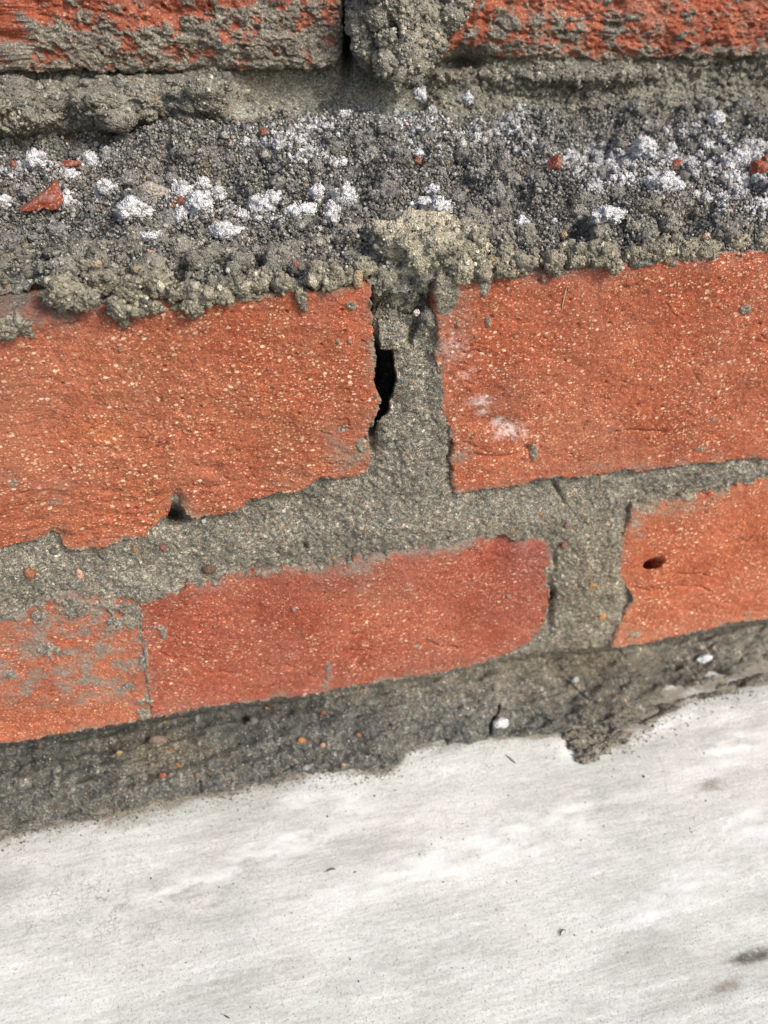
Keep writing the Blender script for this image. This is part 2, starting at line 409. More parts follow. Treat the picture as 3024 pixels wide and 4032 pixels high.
# ------------------------------------------------------------------ bricks
def resamp(pts, u):
    pts = np.asarray(pts, float); d = np.r_[0, np.cumsum(np.linalg.norm(np.diff(pts, axis=0), axis=1))]; d /= d[-1]
    return np.stack([np.interp(u, d, pts[:, 0]), np.interp(u, d, pts[:, 1])], -1)
def samples(a, b, lo, hi, fine=4.3, coarse=45):
    """0..1 parameters between pixel positions a and b, dense where in frame"""
    p = [a]
    while p[-1] < b:
        p.append(p[-1] + (fine if lo < p[-1] < hi else coarse))
    p = np.array(p); p = a + (p - a) * (b - a) / (p[-1] - a)
    return (p - a) / (b - a)
def brick(top, right, bottom, left, mat, y=0.0, depth=.095, seed=1, r=.0012, rtop=None, amp=1.0, stain=None, film=None, bloom=None,
          disp=None, tint=None, fine=5.0, jag=.0009, estain=1.0, dispz=None):
    """polylines run left->right (top, bottom) and top->bottom (left, right), ends shared, in photo pixels on the face plane"""
    def w(pts):
        pts = np.array(pts, float); q = onY(pts[:, 0], pts[:, 1], y); return q[:, [0, 2]]
    x0 = min(p[0] for p in left); x1 = max(p[0] for p in right); y0 = min(p[1] for p in top); y1 = max(p[1] for p in bottom)
    s = samples(x0, x1, -60, 3084, fine); t = samples(y0, y1, -60, 4090, fine)
    T, B, L, R = (resamp(w(top), s), resamp(w(bottom), s), resamp(w(left), t), resamp(w(right), t))
    S_, T_ = np.meshgrid(s, t); S3 = S_[..., None]; T3 = T_[..., None]
    P = (1 - T3) * T[None] + T3 * B[None] + (1 - S3) * L[:, None] + S3 * R[:, None] \
        - ((1 - S3) * (1 - T3) * T[0] + S3 * (1 - T3) * T[-1] + (1 - S3) * T3 * B[0] + S3 * T3 * B[-1])
    X = P[..., 0]; Z = P[..., 1]
    dl = np.linalg.norm(P - L[:, None], axis=-1); dr = np.linalg.norm(P - R[:, None], axis=-1)
    dt = np.linalg.norm(P - T[None], axis=-1); db = np.linalg.norm(P - B[None], axis=-1)
    # ragged edges: push the rim in and out
    dm = np.minimum(np.minimum(dl, dr), np.minimum(dt, db)); fall = np.exp(-dm / .002)
    if jag:
        jx = fbm2(X / .0045, Z / .0045, 5, seed + 40, .66) * jag * fall; jz = fbm2(X / .0045 + 31, Z / .0045, 5, seed + 50, .66) * jag * fall
        X = X + jx; Z = Z + jz
    px, py = proj(np.stack([X, np.full_like(X, y), Z], -1))
    rr = r * (1 + .7 * fbm2(X / .012, Z / .012, 3, seed + 9)); rr = np.clip(rr, r * .3, None)
    rt = rr if rtop is None else rtop(px) * (1 + .3 * fbm2(X / .012, Z / .012, 2, seed + 8))
    off = np.zeros_like(X)
    for d_, q in ((dl, rr), (dr, rr), (db, rr), (dt, rt)):
        e = np.clip(q - d_, 0, q); off = off + q - np.sqrt(np.maximum(q * q - e * e, 0))
    st = stain(px, py, X, Z) if stain is not None else np.zeros_like(X)
    fi = film(px, py, X, Z) if film is not None else np.zeros_like(X)
    bl = bloom(px, py, X, Z) if bloom is not None else np.zeros_like(X)
    fi = np.maximum(fi, np.clip(np.exp(-dm / .0035) * (.42 + .8 * fbm2(X / .007, Z / .006, 4, seed + 37)) * estain, 0, .8))
    n = .0007 * fbm2(X / .035, Z / .03, 3, seed) + .00030 * fbm2(X / .007, Z / .0045, 4, seed + 4) + .00020 * fbm2(X / .0016, Z / .0012, 3, seed + 14, .7)
    # cracks and lamination scars running along the course
    wx = X + .003 * fbm2(X / .01, Z / .01, 2, seed + 60); wz = Z + .0022 * fbm2(X / .009, Z / .009, 3, seed + 61)
    c1 = np.abs(perlin2(wx / .026, wz / .0055, seed + 62)); m1 = sstep(.25, .6, fbm2(X / .022, Z / .014, 2, seed + 63))
    cr = (1 - sstep(0, .09 * (.4 + np.abs(fbm2(X / .004, Z / .004, 2, seed + 64))), c1)) * m1
    n = n + .0007 * cr
    f1, f2, h = worley2(X / .006, Z / .005, seed + 70)
    pit = (h > .80) * (1 - sstep(.02, .16 * (h - .6) * 2.5, f1)); n = n + .0009 * pit
    off = off + n * amp
    en = fbm2(X / .0030, Z / .0026, 4, seed + 36, .65)
    st = np.maximum(st, np.exp(-dm / .0016) * (.42 + .75 * en) * estain)
    th = sstep(.40, .60, st + .10 * fbm2(X / .002, Z / .002, 3, seed + 33))
    gh, _ = grains_h(X, Z, .0009, seed + 34)
    off = off - th * (.0006 * min(amp, 1.2) + .00030 * gh + .0003 * fbm2(X / .003, Z / .003, 3, seed + 35))
    if disp is not None: off = off + disp(px, py, X, Z)
    Y = y + off
    if dispz is not None: Z = Z + dispz(px, py)
    # skirts going back into the wall
    F0 = np.stack([X, Y, Z], -1)
    def ring(G, k):
        P2 = np.pad(G, ((k, k), (k, k), (0, 0)), mode='edge'); return P2
    G = ring(F0, 3)
    nr, nc = G.shape[:2]
    ii = np.arange(nr); jj = np.arange(nc)
    k = np.maximum(np.maximum(3 - ii, ii - (nr - 4))[:, None], np.maximum(3 - jj, jj - (nc - 4))[None, :])
    k = np.clip(k, 0, 3)
    dep = np.array([0, .0015, .012, depth])[k]
    G[..., 1] += dep
    def pad(a): return np.pad(a, 3, mode='edge')
    px3, py3 = pad(px), pad(py)
    cols = np.ones(G.shape)
    if tint is not None: cols = cols * pad_c(tint(px, py, X, Z))
    o = mesh_obj('brick', G.reshape(-1, 3), grid_faces(nr, nc), mat, cols=cols.reshape(-1, 3),
                 attrs={'stain': pad(st).ravel(), 'film': pad(fi).ravel(), 'bloom': pad(bl).ravel()})
    return child(o)
def pad_c(a): return np.pad(a, ((3, 3), (3, 3), (0, 0)), mode='edge')
def spots(lst, k=1.0):
    def fn(px, py, X, Z):
        s = np.zeros_like(px)
        for cx, cy, sx, sy, a in lst: s = np.maximum(s, a * gauss(px, py, cx, cy, sx, sy))
        return s
    return fn

# --- lower wall, first course under the ledge
A_left_top = [(-2100, 1330), (-700, 1262), (0, 1222), (180, 1212), (480, 1192), (700, 1184), (900, 1168), (1100, 1152), (1290, 1140), (1462, 1122)]
A_left_right = [(1462, 1122), (1470, 1180), (1462, 1235), (1474, 1290), (1470, 1360), (1484, 1430), (1478, 1500), (1488, 1560), (1490, 1620), (1478, 1645), (1462, 1680), (1450, 1725), (1460, 1790), (1466, 1830), (1448, 1858), (1425, 1872)]
A_left_bottom = [(-2100, 2480), (-700, 2245), (-60, 2175), (0, 2160), (60, 2152), (130, 2135), (180, 2112), (225, 2108), (250, 2140), (275, 2172), (400, 2160), (470, 2130), (560, 2115), (610, 2070), (650, 2040), (655, 1998), (676, 1968), (700, 1975), (715, 2010), (745, 2042), (810, 2042), (870, 2020), (940, 2002), (985, 1965), (1030, 1958), (1120, 1945), (1190, 1925), (1235, 1895), (1262, 1880), (1320, 1893), (1425, 1872)]
A_left_left = [(-2100, 1330), (-2100, 1900), (-2100, 2480)]
def stA(px, py, X, Z):
    n = fbm2(X / .006, Z / .006, 4, 301)
    s = spots([(1385, 1203, 22, 20, 1.0), (1330, 1345, 10, 14, .8), (470, 1380, 14, 14, .5), (60, 1900, 25, 20, .6), (215, 1975, 40, 20, .55), (1190, 1180, 20, 40, .9),
               (1340, 1690, 60, 30, .45), (1420, 1760, 40, 70, .5), (1300, 1650, 30, 18, .4), (1375, 1345, 12, 18, .55), (960, 1175, 80, 14, .7), (690, 1215, 50, 14, .8)])(px, py, X, Z)
    e = sstep(45, 0, py - np.interp(px, [p[0] for p in A_left_top], [p[1] for p in A_left_top]))
    return s * (1 + .5 * n) + e * (.34 + .5 * n) * sstep(1500, 900, px)
def fiA(px, py, X, Z):
    n = fbm2(X / .01, Z / .01, 4, 302)
    s = spots([(1380, 1780, 110, 110, .75), (1320, 1700, 100, 50, .4), (40, 1870, 60, 60, .3), (240, 1910, 40, 30, .35), (200, 1240, 420, 60, .85)])(px, py, X, Z)
    return np.clip(s * (.8 + .8 * n), 0, 1)
def tintA(px, py, X, Z):
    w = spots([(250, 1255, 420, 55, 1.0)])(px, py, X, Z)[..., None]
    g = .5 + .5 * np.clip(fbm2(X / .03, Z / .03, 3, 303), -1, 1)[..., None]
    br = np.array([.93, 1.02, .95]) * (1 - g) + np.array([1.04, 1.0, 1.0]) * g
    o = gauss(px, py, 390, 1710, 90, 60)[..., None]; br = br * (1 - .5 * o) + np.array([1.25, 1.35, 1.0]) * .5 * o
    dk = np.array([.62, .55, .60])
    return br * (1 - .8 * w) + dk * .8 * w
def dispA(px, py, X, Z):
    d = .0035 * gauss(px, py, 690, 1975, 28, 40) + .002 * gauss(px, py, 650, 2000, 22, 40)
    d = d + .0022 * gauss(px, py, 215, 2110, 40, 22)
    low = sstep(1750, 2050, py + .08 * px)                      # the lower third is laminated and torn
    d = d + low * (.0006 * fbm2(X / .007, Z / .0032, 4, 305) + .0004 * np.abs(fbm2(X / .012, Z / .004, 3, 306)))
    d = d + .0009 * gauss(px, py, 1165, 1890, 50, 25) + .0012 * gauss(px, py, 840, 1850, 40, 25)
    return d
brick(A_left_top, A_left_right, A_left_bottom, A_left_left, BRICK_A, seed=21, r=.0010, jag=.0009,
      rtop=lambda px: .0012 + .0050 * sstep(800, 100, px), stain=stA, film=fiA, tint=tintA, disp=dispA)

A_right_top = [(1716, 1088), (1790, 1082), (1900, 1075), (2060, 1068), (2200, 1060), (2330, 1048), (2450, 1028), (2620, 1014), (2830, 1000), (3024, 984), (3800, 935)]
A_right_left = [(1716, 1088), (1710, 1180), (1722, 1300), (1715, 1400), (1712, 1500), (1722, 1600), (1748, 1650), (1765, 1700), (1782, 1760), (1776, 1850), (1772, 1900), (1790, 1944)]
A_right_bottom = [(1790, 1944), (1900, 1932), (2050, 1912), (2140, 1884), (2200, 1882), (2300, 1888), (2420, 1868), (2480, 1852), (2530, 1862), (2620, 1842), (2700, 1830), (2800, 1828), (2900, 1812), (3024, 1806), (3800, 1725)]
A_right_right = [(3800, 935), (3800, 1725)]
def stR(px, py, X, Z):
    n = fbm2(X / .005, Z / .007, 4, 311)
    s = spots([(1905, 1120, 26, 55, 1.0), (1920, 1262, 14, 30, .8), (2100, 1785, 14, 40, .95), (2932, 1215, 24, 22, .9), (2918, 1284, 14, 12, .75), (1800, 1275, 10, 30, .6),
               (1870, 1322, 10, 14, .6), (2285, 1070, 10, 22, 1.0), (2140, 1095, 12, 24, .7), (2810, 1650, 24, 18, .5), (2655, 1040, 16, 20, .7), (1760, 1180, 50, 70, .95), (1735, 1090, 60, 50, 1.0), (2760, 1764, 50, 10, .5)])(px, py, X, Z)
    e = sstep(60, 0, py - np.interp(px, [p[0] for p in A_right_top], [p[1] for p in A_right_top]))
    return s * (1 + .6 * n) + e * (.32 + .55 * n)
def fiR(px, py, X, Z):
    n = fbm2(X / .01, Z / .008, 4, 312)
    s = spots([(1770, 1180, 90, 170, .6), (1800, 1780, 90, 60, .5), (2600, 1836, 500, 24, .5), (1800, 1920, 80, 30, .4), (2250, 1060, 500, 26, .35)])(px, py, X, Z)
    return np.clip(s * (.8 + .9 * n), 0, 1)
def blR(px, py, X, Z):
    n = fbm2(X / .008, Z / .006, 4, 313)
    s = spots([(1890, 1590, 70, 40, .42), (1975, 1665, 50, 26, .75), (1905, 1625, 40, 18, .7), (1800, 1400, 110, 170, .26), (2000, 1700, 130, 60, .32)])(px, py, X, Z)
    return np.clip(s * (1 + .7 * n), 0, 1)
def tintR(px, py, X, Z):
    g = .5 + .5 * np.clip(fbm2(X / .025, Z / .02, 3, 314), -1, 1)[..., None]
    br = np.array([.92, .93, .92]) * (1 - g) + np.array([1.08, 1.08, 1.04]) * g
    tp = (sstep(110, 10, py - np.interp(px, [p[0] for p in A_right_top], [p[1] for p in A_right_top])) * sstep(1900, 2200, px))[..., None]
    return br * (1 - .6 * tp) + np.array([1.18, 1.12, 1.2]) * .6 * tp
def dispR(px, py, X, Z):
    d = .0016 * gauss(px, py, 2075, 1765, 22, 14) + .0010 * sstep(14, 0, np.abs(py - (1800 - .08 * (px - 1800)) - 10 * np.sin(px / 60))) * sstep(2120, 2000, px) * sstep(1830, 1900, px)
    d = d + .0016 * gauss(px, py, 1960, 1670, 90, 30) + .0012 * sstep(7, 0, np.abs(py - 1715 + (px - 2400) * .12 - 9 * np.sin(px / 45))) * sstep(2430, 2480, px + 60) * sstep(2640, 2600, px)
    return d
brick(A_right_top, A_right_right, A_right_bottom, A_right_left, BRICK_A, seed=22, r=.0010, jag=.0009, stain=stR, film=fiR, bloom=blR, tint=tintR, disp=dispR)

# --- lower wall, second course
B1_top = [(-1500, 2560), (-300, 2450), (0, 2405), (60, 2395), (130, 2370), (200, 2335), (300, 2325), (430, 2330), (500, 2340), (552, 2362)]
B1_right = [(552, 2362), (562, 2450), (570, 2560), (584, 2650), (597, 2750), (600, 2828)]
B1_bottom = [(-1500, 3190), (-300, 2985), (0, 2925), (120, 2915), (250, 2890), (400, 2862), (600, 2828)]
B1_left = [(-1500, 2560), (-1500, 3190)]
def st1(px, py, X, Z):
    n = fbm2(X / .006, Z / .006, 5, 321, .65)
    s = spots([(240, 2400, 380, 70, .62), (80, 2360, 150, 60, .9), (30, 2600, 50, 45, .6), (480, 2420, 90, 80, .85), (565, 2790, 34, 60, .95), (560, 2610, 20, 45, .8), (500, 2700, 45, 35, .6), (40, 2660, 30, 25, .7), (200, 2560, 200, 60, .42)])(px, py, X, Z)
    return s * (.9 + 1.0 * n)
def fi1(px, py, X, Z):
    n = fbm2(X / .007, Z / .007, 5, 322, .68)
    s = sstep(2860, 2480, py + .12 * px) * .62 + spots([(330, 2700, 330, 120, .45)])(px, py, X, Z)
    return np.clip(s * (.85 + 1.3 * n), 0, .95)
def tint1(px, py, X, Z):
    o = np.clip(gauss(px, py, 430, 2600, 110, 90) + .8 * sstep(2720, 2880, py + .1 * px), 0, 1)[..., None]
    return np.ones(3) * (1 - o) + np.array([1.05, 1.05, 1.0]) * o
brick(B1_top, B1_right, B1_bottom, B1_left, BRICK_A, seed=23, y=.0004, r=.0005, jag=.0004, stain=st1, film=fi1, tint=tint1)

B2_top = [(553, 2366), (660, 2340), (700, 2330), (900, 2270), (1100, 2250), (1300, 2225), (1450, 2195), (1560, 2165), (1700, 2150), (1850, 2122), (1930, 2095), (1985, 2070), (2020, 2098), (2080, 2092), (2130, 2115), (2162, 2150)]
B2_right = [(2162, 2150), (2172, 2190), (2160, 2228), (2142, 2245), (2148, 2290), (2160, 2330), (2160, 2390), (2148, 2440), (2128, 2490), (2095, 2520), (2055, 2548)]
B2_bottom = [(595, 2828), (700, 2806), (810, 2790), (900, 2775), (1060, 2755), (1250, 2732), (1400, 2700), (1550, 2675), (1700, 2655), (1850, 2622), (1960, 2590), (2055, 2548)]
B2_left = [(553, 2366), (549, 2450), (560, 2560), (572, 2650), (588, 2750), (595, 2828)]
def st2(px, py, X, Z):
    n = fbm2(X / .005, Z / .005, 4, 331)
    s = spots([(620, 2470, 45, 12, .75), (645, 2500, 14, 40, .75), (1295, 2640, 18, 50, .7), (1280, 2700, 26, 28, .6), (1155, 2400, 16, 18, .5), (1660, 2240, 18, 14, .6), (1610, 2310, 20, 24, .5),
               (1640, 2545, 14, 8, .6), (1670, 2645, 18, 12, .6), (2000, 2345, 10, 10, .6), (570, 2600, 14, 90, .7), (760, 2350, 14, 10, .6)])(px, py, X, Z)
    return s * (1 + .6 * n)
def fi2(px, py, X, Z):
    n = fbm2(X / .01, Z / .008, 4, 332)
    top = py - np.interp(px, [p[0] for p in B2_top], [p[1] for p in B2_top])
    s = sstep(90, 5, top) * sstep(1100, 1400, px) * .75 + sstep(40, 0, top) * .4 + spots([(1400, 2300, 260, 70, .25), (2090, 2200, 60, 70, .35), (900, 2770, 400, 30, .35)])(px, py, X, Z)
    return np.clip(s * (.8 + .9 * n), 0, .9)
def tint2(px, py, X, Z):
    g = gauss(px, py, 1500, 2440, 160, 90)[..., None]; e = gauss(px, py, 2080, 2200, 160, 110)[..., None]
    tri = sstep(1.2, .9, np.maximum(np.abs(px - 1965) / 75, np.abs(py - 2215 + .3 * (px - 1900)) / 34))[..., None]
    b = (np.ones(3) * (1 - .55 * tri) + np.array([.82, .55, .45]) * .55 * tri) * (1 - .7 * g) + np.array([1.22, 1.3, 1.2]) * .7 * g
    return b * (1 - .6 * e) + np.array([.85, .75, .9]) * .6 * e
def disp2(px, py, X, Z):
    # spalled upper right corner with a flake edge, and the dip of the sheared corner
    crest = np.interp(px, [1880, 1930, 2010, 2120, 2165], [2195, 2190, 2160, 2115, 2150])
    d = .0026 * sstep(10, -8, py - crest) * sstep(1900, 1960, px)
    d = d + .0016 * gauss(px, py, 1965, 2110, 22, 45) + .0009 * sstep(8, 0, np.abs(py - 2185 - (px - 1900) * .1)) * sstep(1850, 1880, px) * sstep(1980, 1960, px)
    d = d + .0008 * gauss(px, py, 1930, 2215, 60, 40)
    for cx, cy, L_, dy in ((900, 2650, 260, -.12), (1750, 2545, 130, .03), (1400, 2570, 160, -.2), (680, 2580, 60, .05), (1320, 2520, 150, -.3)):
        yy = cy + dy * (px - cx) + 8 * np.sin(px / 37 + cx) + 4 * np.sin(px / 13)
        d = d + .0011 * sstep(8, 0, np.abs(py - yy)) * sstep(L_ + 20, L_ - 40, np.abs(px - cx))
    return d
brick(B2_top, B2_right, B2_bottom, B2_left, BRICK_B, seed=24, r=.0006, stain=st2, film=fi2, tint=tint2, disp=disp2)

B3_top = [(2482, 1988), (2560, 1992), (2640, 1975), (2720, 1945), (2780, 1955), (2870, 1930), (2950, 1905), (3024, 1890), (3900, 1770)]
B3_left = [(2482, 1988), (2475, 2060), (2448, 2110), (2440, 2180), (2424, 2230), (2440, 2270), (2472, 2320), (2490, 2370), (2450, 2420), (2432, 2480), (2400, 2552)]
B3_bottom = [(2400, 2552), (2520, 2545), (2620, 2515), (2700, 2500), (2800, 2470), (2900, 2450), (3024, 2438), (3900, 2290)]
B3_right = [(3900, 1770), (3900, 2290)]
def st3(px, py, X, Z):
    n = fbm2(X / .005, Z / .005, 4, 341)
    s = spots([(2700, 1955, 60, 18, .7), (2490, 1990, 40, 30, .7), (2500, 2360, 22, 12, .6), (2500, 2500, 40, 20, .6), (2520, 2110, 16, 10, .5), (2940, 2420, 30, 10, .6)])(px, py, X, Z)
    return s * (1 + .7 * n)
def fi3(px, py, X, Z):
    n = fbm2(X / .01, Z / .008, 4, 342)
    s = spots([(2600, 2000, 170, 36, .85), (2500, 2060, 50, 60, .6), (2480, 2490, 60, 60, .35), (3000, 1920, 120, 26, .3)])(px, py, X, Z)
    return np.clip(s * (.8 + .8 * n), 0, .95)
def disp3(px, py, X, Z):
    hole = sstep(1.12, .85, np.hypot((px - 2577 + .25 * (py - 2216)) / 36, (py - 2216 + .22 * (px - 2577)) / 20))
    d = .022 * hole
    for cx, cy, L_, dy in ((2650, 2320, 160, 0.0), (2950, 2350, 120, -.25), (2900, 2140, 110, -.2), (2720, 2270, 90, -.1)):
        yy = cy + dy * (px - cx) + 8 * np.sin(px / 41 + cy) + 4 * np.sin(px / 13)
        d = d + .0010 * sstep(8, 0, np.abs(py - yy)) * sstep(L_ + 20, L_ - 40, np.abs(px - cx))
    return d
brick(B3_top, B3_right, B3_bottom, B3_left, BRICK_A, seed=25, r=.0012, dispz=lambda px, py: -.026 * sstep(1.12, .85, np.hypot((px - 2577 + .25 * (py - 2216)) / 36, (py - 2216 + .22 * (px - 2577)) / 20)), stain=st3, film=fi3, disp=disp3,
      tint=lambda px, py, X, Z: np.ones(px.shape + (1,)) * np.array([1.12, 1.10, 1.02]))

# --- upper wall, set back
def stU1(px, py, X, Z):
    n = .7 * fbm2(X / .007, Z / .0055, 5, 351, .68) + .25 * fbm2(X / .02, Z / .01, 2, 355)
    b = .22 + .34 * sstep(-100, 260, py) + .30 * gauss(px, py, 1150, 150, 300, 200) + .25 * gauss(px, py, 500, 150, 500, 110) - .25 * gauss(px, py, 620, 40, 260, 120) - .15 * gauss(px, py, 200, 60, 160, 90)
    return b + .75 * n
def fiU(px, py, X, Z):
    n = fbm2(X / .012, Z / .01, 4, 352)
    return np.clip(.12 + .40 * sstep(160, 290, py) + .45 * n, 0, .8)
def dispU(px, py, X, Z):
    return .0016 * fbm2(X / .016, Z / .009, 4, 353) + .0008 * np.abs(fbm2(X / .008, Z / .004, 3, 354))
brick([(-2300, -1000), (-300, -890), (1330, -800)], [(1330, -800), (1345, -300), (1352, 60), (1358, 150), (1350, 235), (1318, 268)],
      [(-2300, 330), (-300, 300), (0, 285), (300, 280), (600, 290), (1000, 285), (1180, 278), (1318, 268)], [(-2300, -1000), (-2300, 330)],
      BRICK_U, y=YU, seed=31, r=.0035, amp=2.0, stain=stU1, film=fiU, disp=dispU)
def stU2(px, py, X, Z):
    n = .7 * fbm2(X / .007, Z / .005, 5, 361, .68) + .25 * fbm2(X / .02, Z / .01, 2, 365)
    b = .21 + .32 * gauss(px, py, 1980, 150, 160, 100) + .25 * gauss(px, py, 2300, 120, 500, 60) + .4 * sstep(150, 260, py) - .25 * gauss(px, py, 2850, 100, 200, 60) - .3 * gauss(px, py, 1780, 120, 60, 80)
    return b + .7 * n
def dispU2(px, py, X, Z):
    d = .0020 * fbm2(X / .022, Z / .012, 4, 363) + .0008 * np.abs(fbm2(X / .010, Z / .005, 3, 364))
    for pts in ([(1720, 90), (1900, 60), (2050, 140), (2200, 60), (2330, 90), (2480, 110), (2620, 170)], [(2130, -50), (2210, 30), (2240, 80)], [(2400, 95), (2520, 160), (2640, 205), (2760, 190), (3024, 150)]):
        xs = [p[0] for p in pts]; ys = [p[1] for p in pts]
        yy = np.interp(px, xs, ys) + 34 * fbm2(X / .009, Z / .02, 4, 371)
        d = d + .0022 * (.4 + fbm2(X / .01, Z / .01, 2, 372)) * sstep(12, 0, np.abs(py - yy)) * sstep(xs[0] - 20, xs[0] + 20, px) * sstep(xs[-1] + 20, xs[-1] - 20, px)
    d = d + .006 * gauss(px, py, 1830, 235, 60, 40)
    return d
brick([(1735, -800), (2500, -790), (4500, -720)], [(4500, -720), (4500, 160)],
      [(1728, 238), (1850, 225), (2000, 235), (2200, 238), (2350, 248), (2500, 245), (2700, 235), (3024, 225), (4500, 160)], [(1735, -800), (1740, -300), (1735, 60), (1728, 238)],
      BRICK_U, y=YU, seed=32, r=.0035, amp=2.2, stain=stU2, film=fiU, disp=dispU2)
# the courses that go on above
zt = float(onY(1300, -800, YU)[2]) + .012
for row in range(2):
    for k in range(3):
        x0 = -.22 + (row % 2) * -.11 + k * .225; z0 = zt + row * .077
        gx, gz = np.meshgrid(np.linspace(0, 1, 60), np.linspace(0, 1, 22)); gx = x0 + gx * .213; gz = z0 + gz * .065
        dd = np.minimum(np.minimum(gx - x0, x0 + .213 - gx), np.minimum(gz - z0, z0 + .065 - gz))
        gy = YU + np.where(dd < 1e-6, .05, .002 * np.exp(-dd / .002)) + .0008 * fbm2(gx / .01, gz / .01, 3, 90 + row + k)
        stn = .3 + .5 * fbm2(gx / .012, gz / .01, 3, 91)
        child(mesh_obj('brick', np.stack([gx, gy, gz], -1).reshape(-1, 3), grid_faces(22, 60), BRICK_U, cols=np.ones((1320, 3)), attrs={'stain': stn, 'film': stn * 0, 'bloom': stn * 0}))

# ------------------------------------------------------------------ mortar between the lower bricks
J = np.array([(-700, 3435), (0, 3292), (118, 3265), (273, 3237), (410, 3210), (547, 3174), (629, 3155), (774, 3132), (911, 3110), (1093, 3070), (1184, 3050), (1275, 3036), (1366, 3030), (1512, 3038), (1570, 3005), (1603, 2962), (1625, 2937), (1767, 2932), (1876, 2921), (2022, 2902), (2150, 2893), (2225, 2882), (2330, 2912), (2430, 2926), (2468, 2922), (2560, 2866), (2605, 2819), (2696, 2775), (2833, 2727), (3024, 2682), (3700, 2520)], float)
def Jy(px): return np.interp(px, J[:, 0], J[:, 1])
Bb = np.array([(-700, 3040), (0, 2925), (250, 2890), (592, 2828), (810, 2790), (1060, 2755), (1400, 2700), (1700, 2655), (1960, 2590), (2200, 2560), (2400, 2548), (2620, 2515), (2900, 2450), (3024, 2438), (3700, 2330)], float)
px1 = axis(-900, -40, 3064, 3800, 4.7, 40); py1 = axis(1100, 1101, 3420, 3560, 4.2, 20)
PX, PY = np.meshgrid(px1, py1)
base = onY(PX, PY, 0.0); X = base[..., 0]; Z = base[..., 2]
wob = 14 * fbm2(X / .008, Z / .008, 4, 401)
Jl = Jy(PX) + wob * .7; Bl = np.interp(PX, Bb[:, 0], Bb[:, 1]) + 6
off = .0026 - .0010 * fbm2(X / .02, Z / .02, 3, 402)
# how full each joint is (metres nearer to the viewer than the usual recess)
for cx, cy, sx, sy, a in ((1640, 1780, 130, 260, .0030), (1900, 2060, 420, 90, .0030), (2330, 2250, 110, 330, .0030), (2900, 1870, 400, 50, .0015),
                          (900, 2150, 400, 60, .0012), (500, 2330, 260, 60, .0032), (100, 2250, 260, 90, .0016), (1500, 2100, 300, 60, .0028), (574, 2590, 26, 330, .0012), (1735, 1500, 40, 300, .0016), (2420, 2250, 40, 250, .0014), (1000, 2280, 600, 30, .0010)):
    off = off - a * gauss(PX, PY, cx, cy, sx, sy)
# recess and black gaps
off = off + .003 * gauss(PX, PY, 640, 2020, 160, 30) + .012 * gauss(PX, PY, 680, 2018, 34, 30) + .002 * gauss(PX, PY, 1130, 1955, 150, 22)
off = off + .003 * gauss(PX, PY, 2160, 2370, 14, 90) + .004 * gauss(PX, PY, 2170, 2335, 12, 18) + .0022 * gauss(PX, PY, 2185, 1915, 9, 60, -.5)
off = off + .004 * gauss(PX, PY, 1460, 1725, 22, 60) + .0025 * gauss(PX, PY, 2180, 2200, 12, 30) + .003 * gauss(PX, PY, 1200, 2145, 12, 14)
hole_r = [(1466, 1392), (1530, 1385), (1552, 1440), (1548, 1500), (1528, 1560), (1510, 1600), (1490, 1640), (1462, 1664)]
hx = np.interp(PY, [1300, 1368, 1376, 1440, 1500, 1560, 1610, 1665, 1680], [1478, 1480, 1544, 1550, 1546, 1536, 1520, 1476, 1460]) + wob * .9
hole = sstep(8, -8, PX - hx) * sstep(1372, 1388, PY + wob * .3) * sstep(1690, 1660, PY)
upper = sstep(1400, 1330, PY) * sstep(1560, 1500, PX - .0 * PY)          # head joint above the hole, behind the lumps
upper2 = sstep(1330, 1180, PY)
off = off + .007 * upper2 * sstep(1660, 1630, PX + wob) + .006 * sstep(1240, 1180, PY) * sstep(1760, 1700, PX)
off = off + .004 * gauss(PX, PY, 1652, 1205, 16, 22)
off = off + .020 * sstep(13, 5, np.abs(PX - np.interp(PY, [1130, 1250, 1370, 1640, 1700, 1780, 1840], [1476, 1472, 1484, 1478, 1462, 1456, 1470])) + wob * .3) * sstep(1140, 1180, PY) * sstep(1720, 1650, PY)
off = off + .045 * hole
off = off + .003 * sstep(10, -4, np.abs(PX - (1600 + (1370 - PY) * .35)) - 10) * sstep(1250, 1280, PY) * sstep(1370, 1340, PY)
# sloping fillet onto the concrete
yJ = onZ(PX, Jl, ZC)[..., 1]
Js = Jl
Jtrue = Jl; Jl = Js; yJ = onZ(PX, Jl, ZC)[..., 1]
t = np.clip((Jl - PY) / np.maximum(Jl - Bl, 30), 0, 1)
lin = yJ * (1 - t) + (.0070 + .0120 * sstep(1600, 900, PX) + .0110 * sstep(2450, 2650, PX) + .003 * sstep(1950, 2050, PX)) * t
lin = lin - .0028 * np.sin(np.pi * np.minimum(t, .999)) ** .8 + .0014 * fbm2(X / .014, Z / .007, 4, 405) - .0012 * fbm2(X / .014, Z / .008, 4, 404)
slab = sstep(-10, 14, PX - (1955 + .0 * PY) - 12 * np.sin(PY / 22) + .25 * (PY - 2800))       # the tooled slab stops here, rough fill beyond
lin = lin + .0026 * slab * sstep(0, .2, t) * sstep(.85, .55, t)
lin = lin + .0035 * sstep(11, 0, np.abs(PX - 1952 - 9 * np.sin(PY / 20) + .25 * (PY - 2800))) * sstep(2750, 2790, PY) * sstep(2900, 2870, PY)
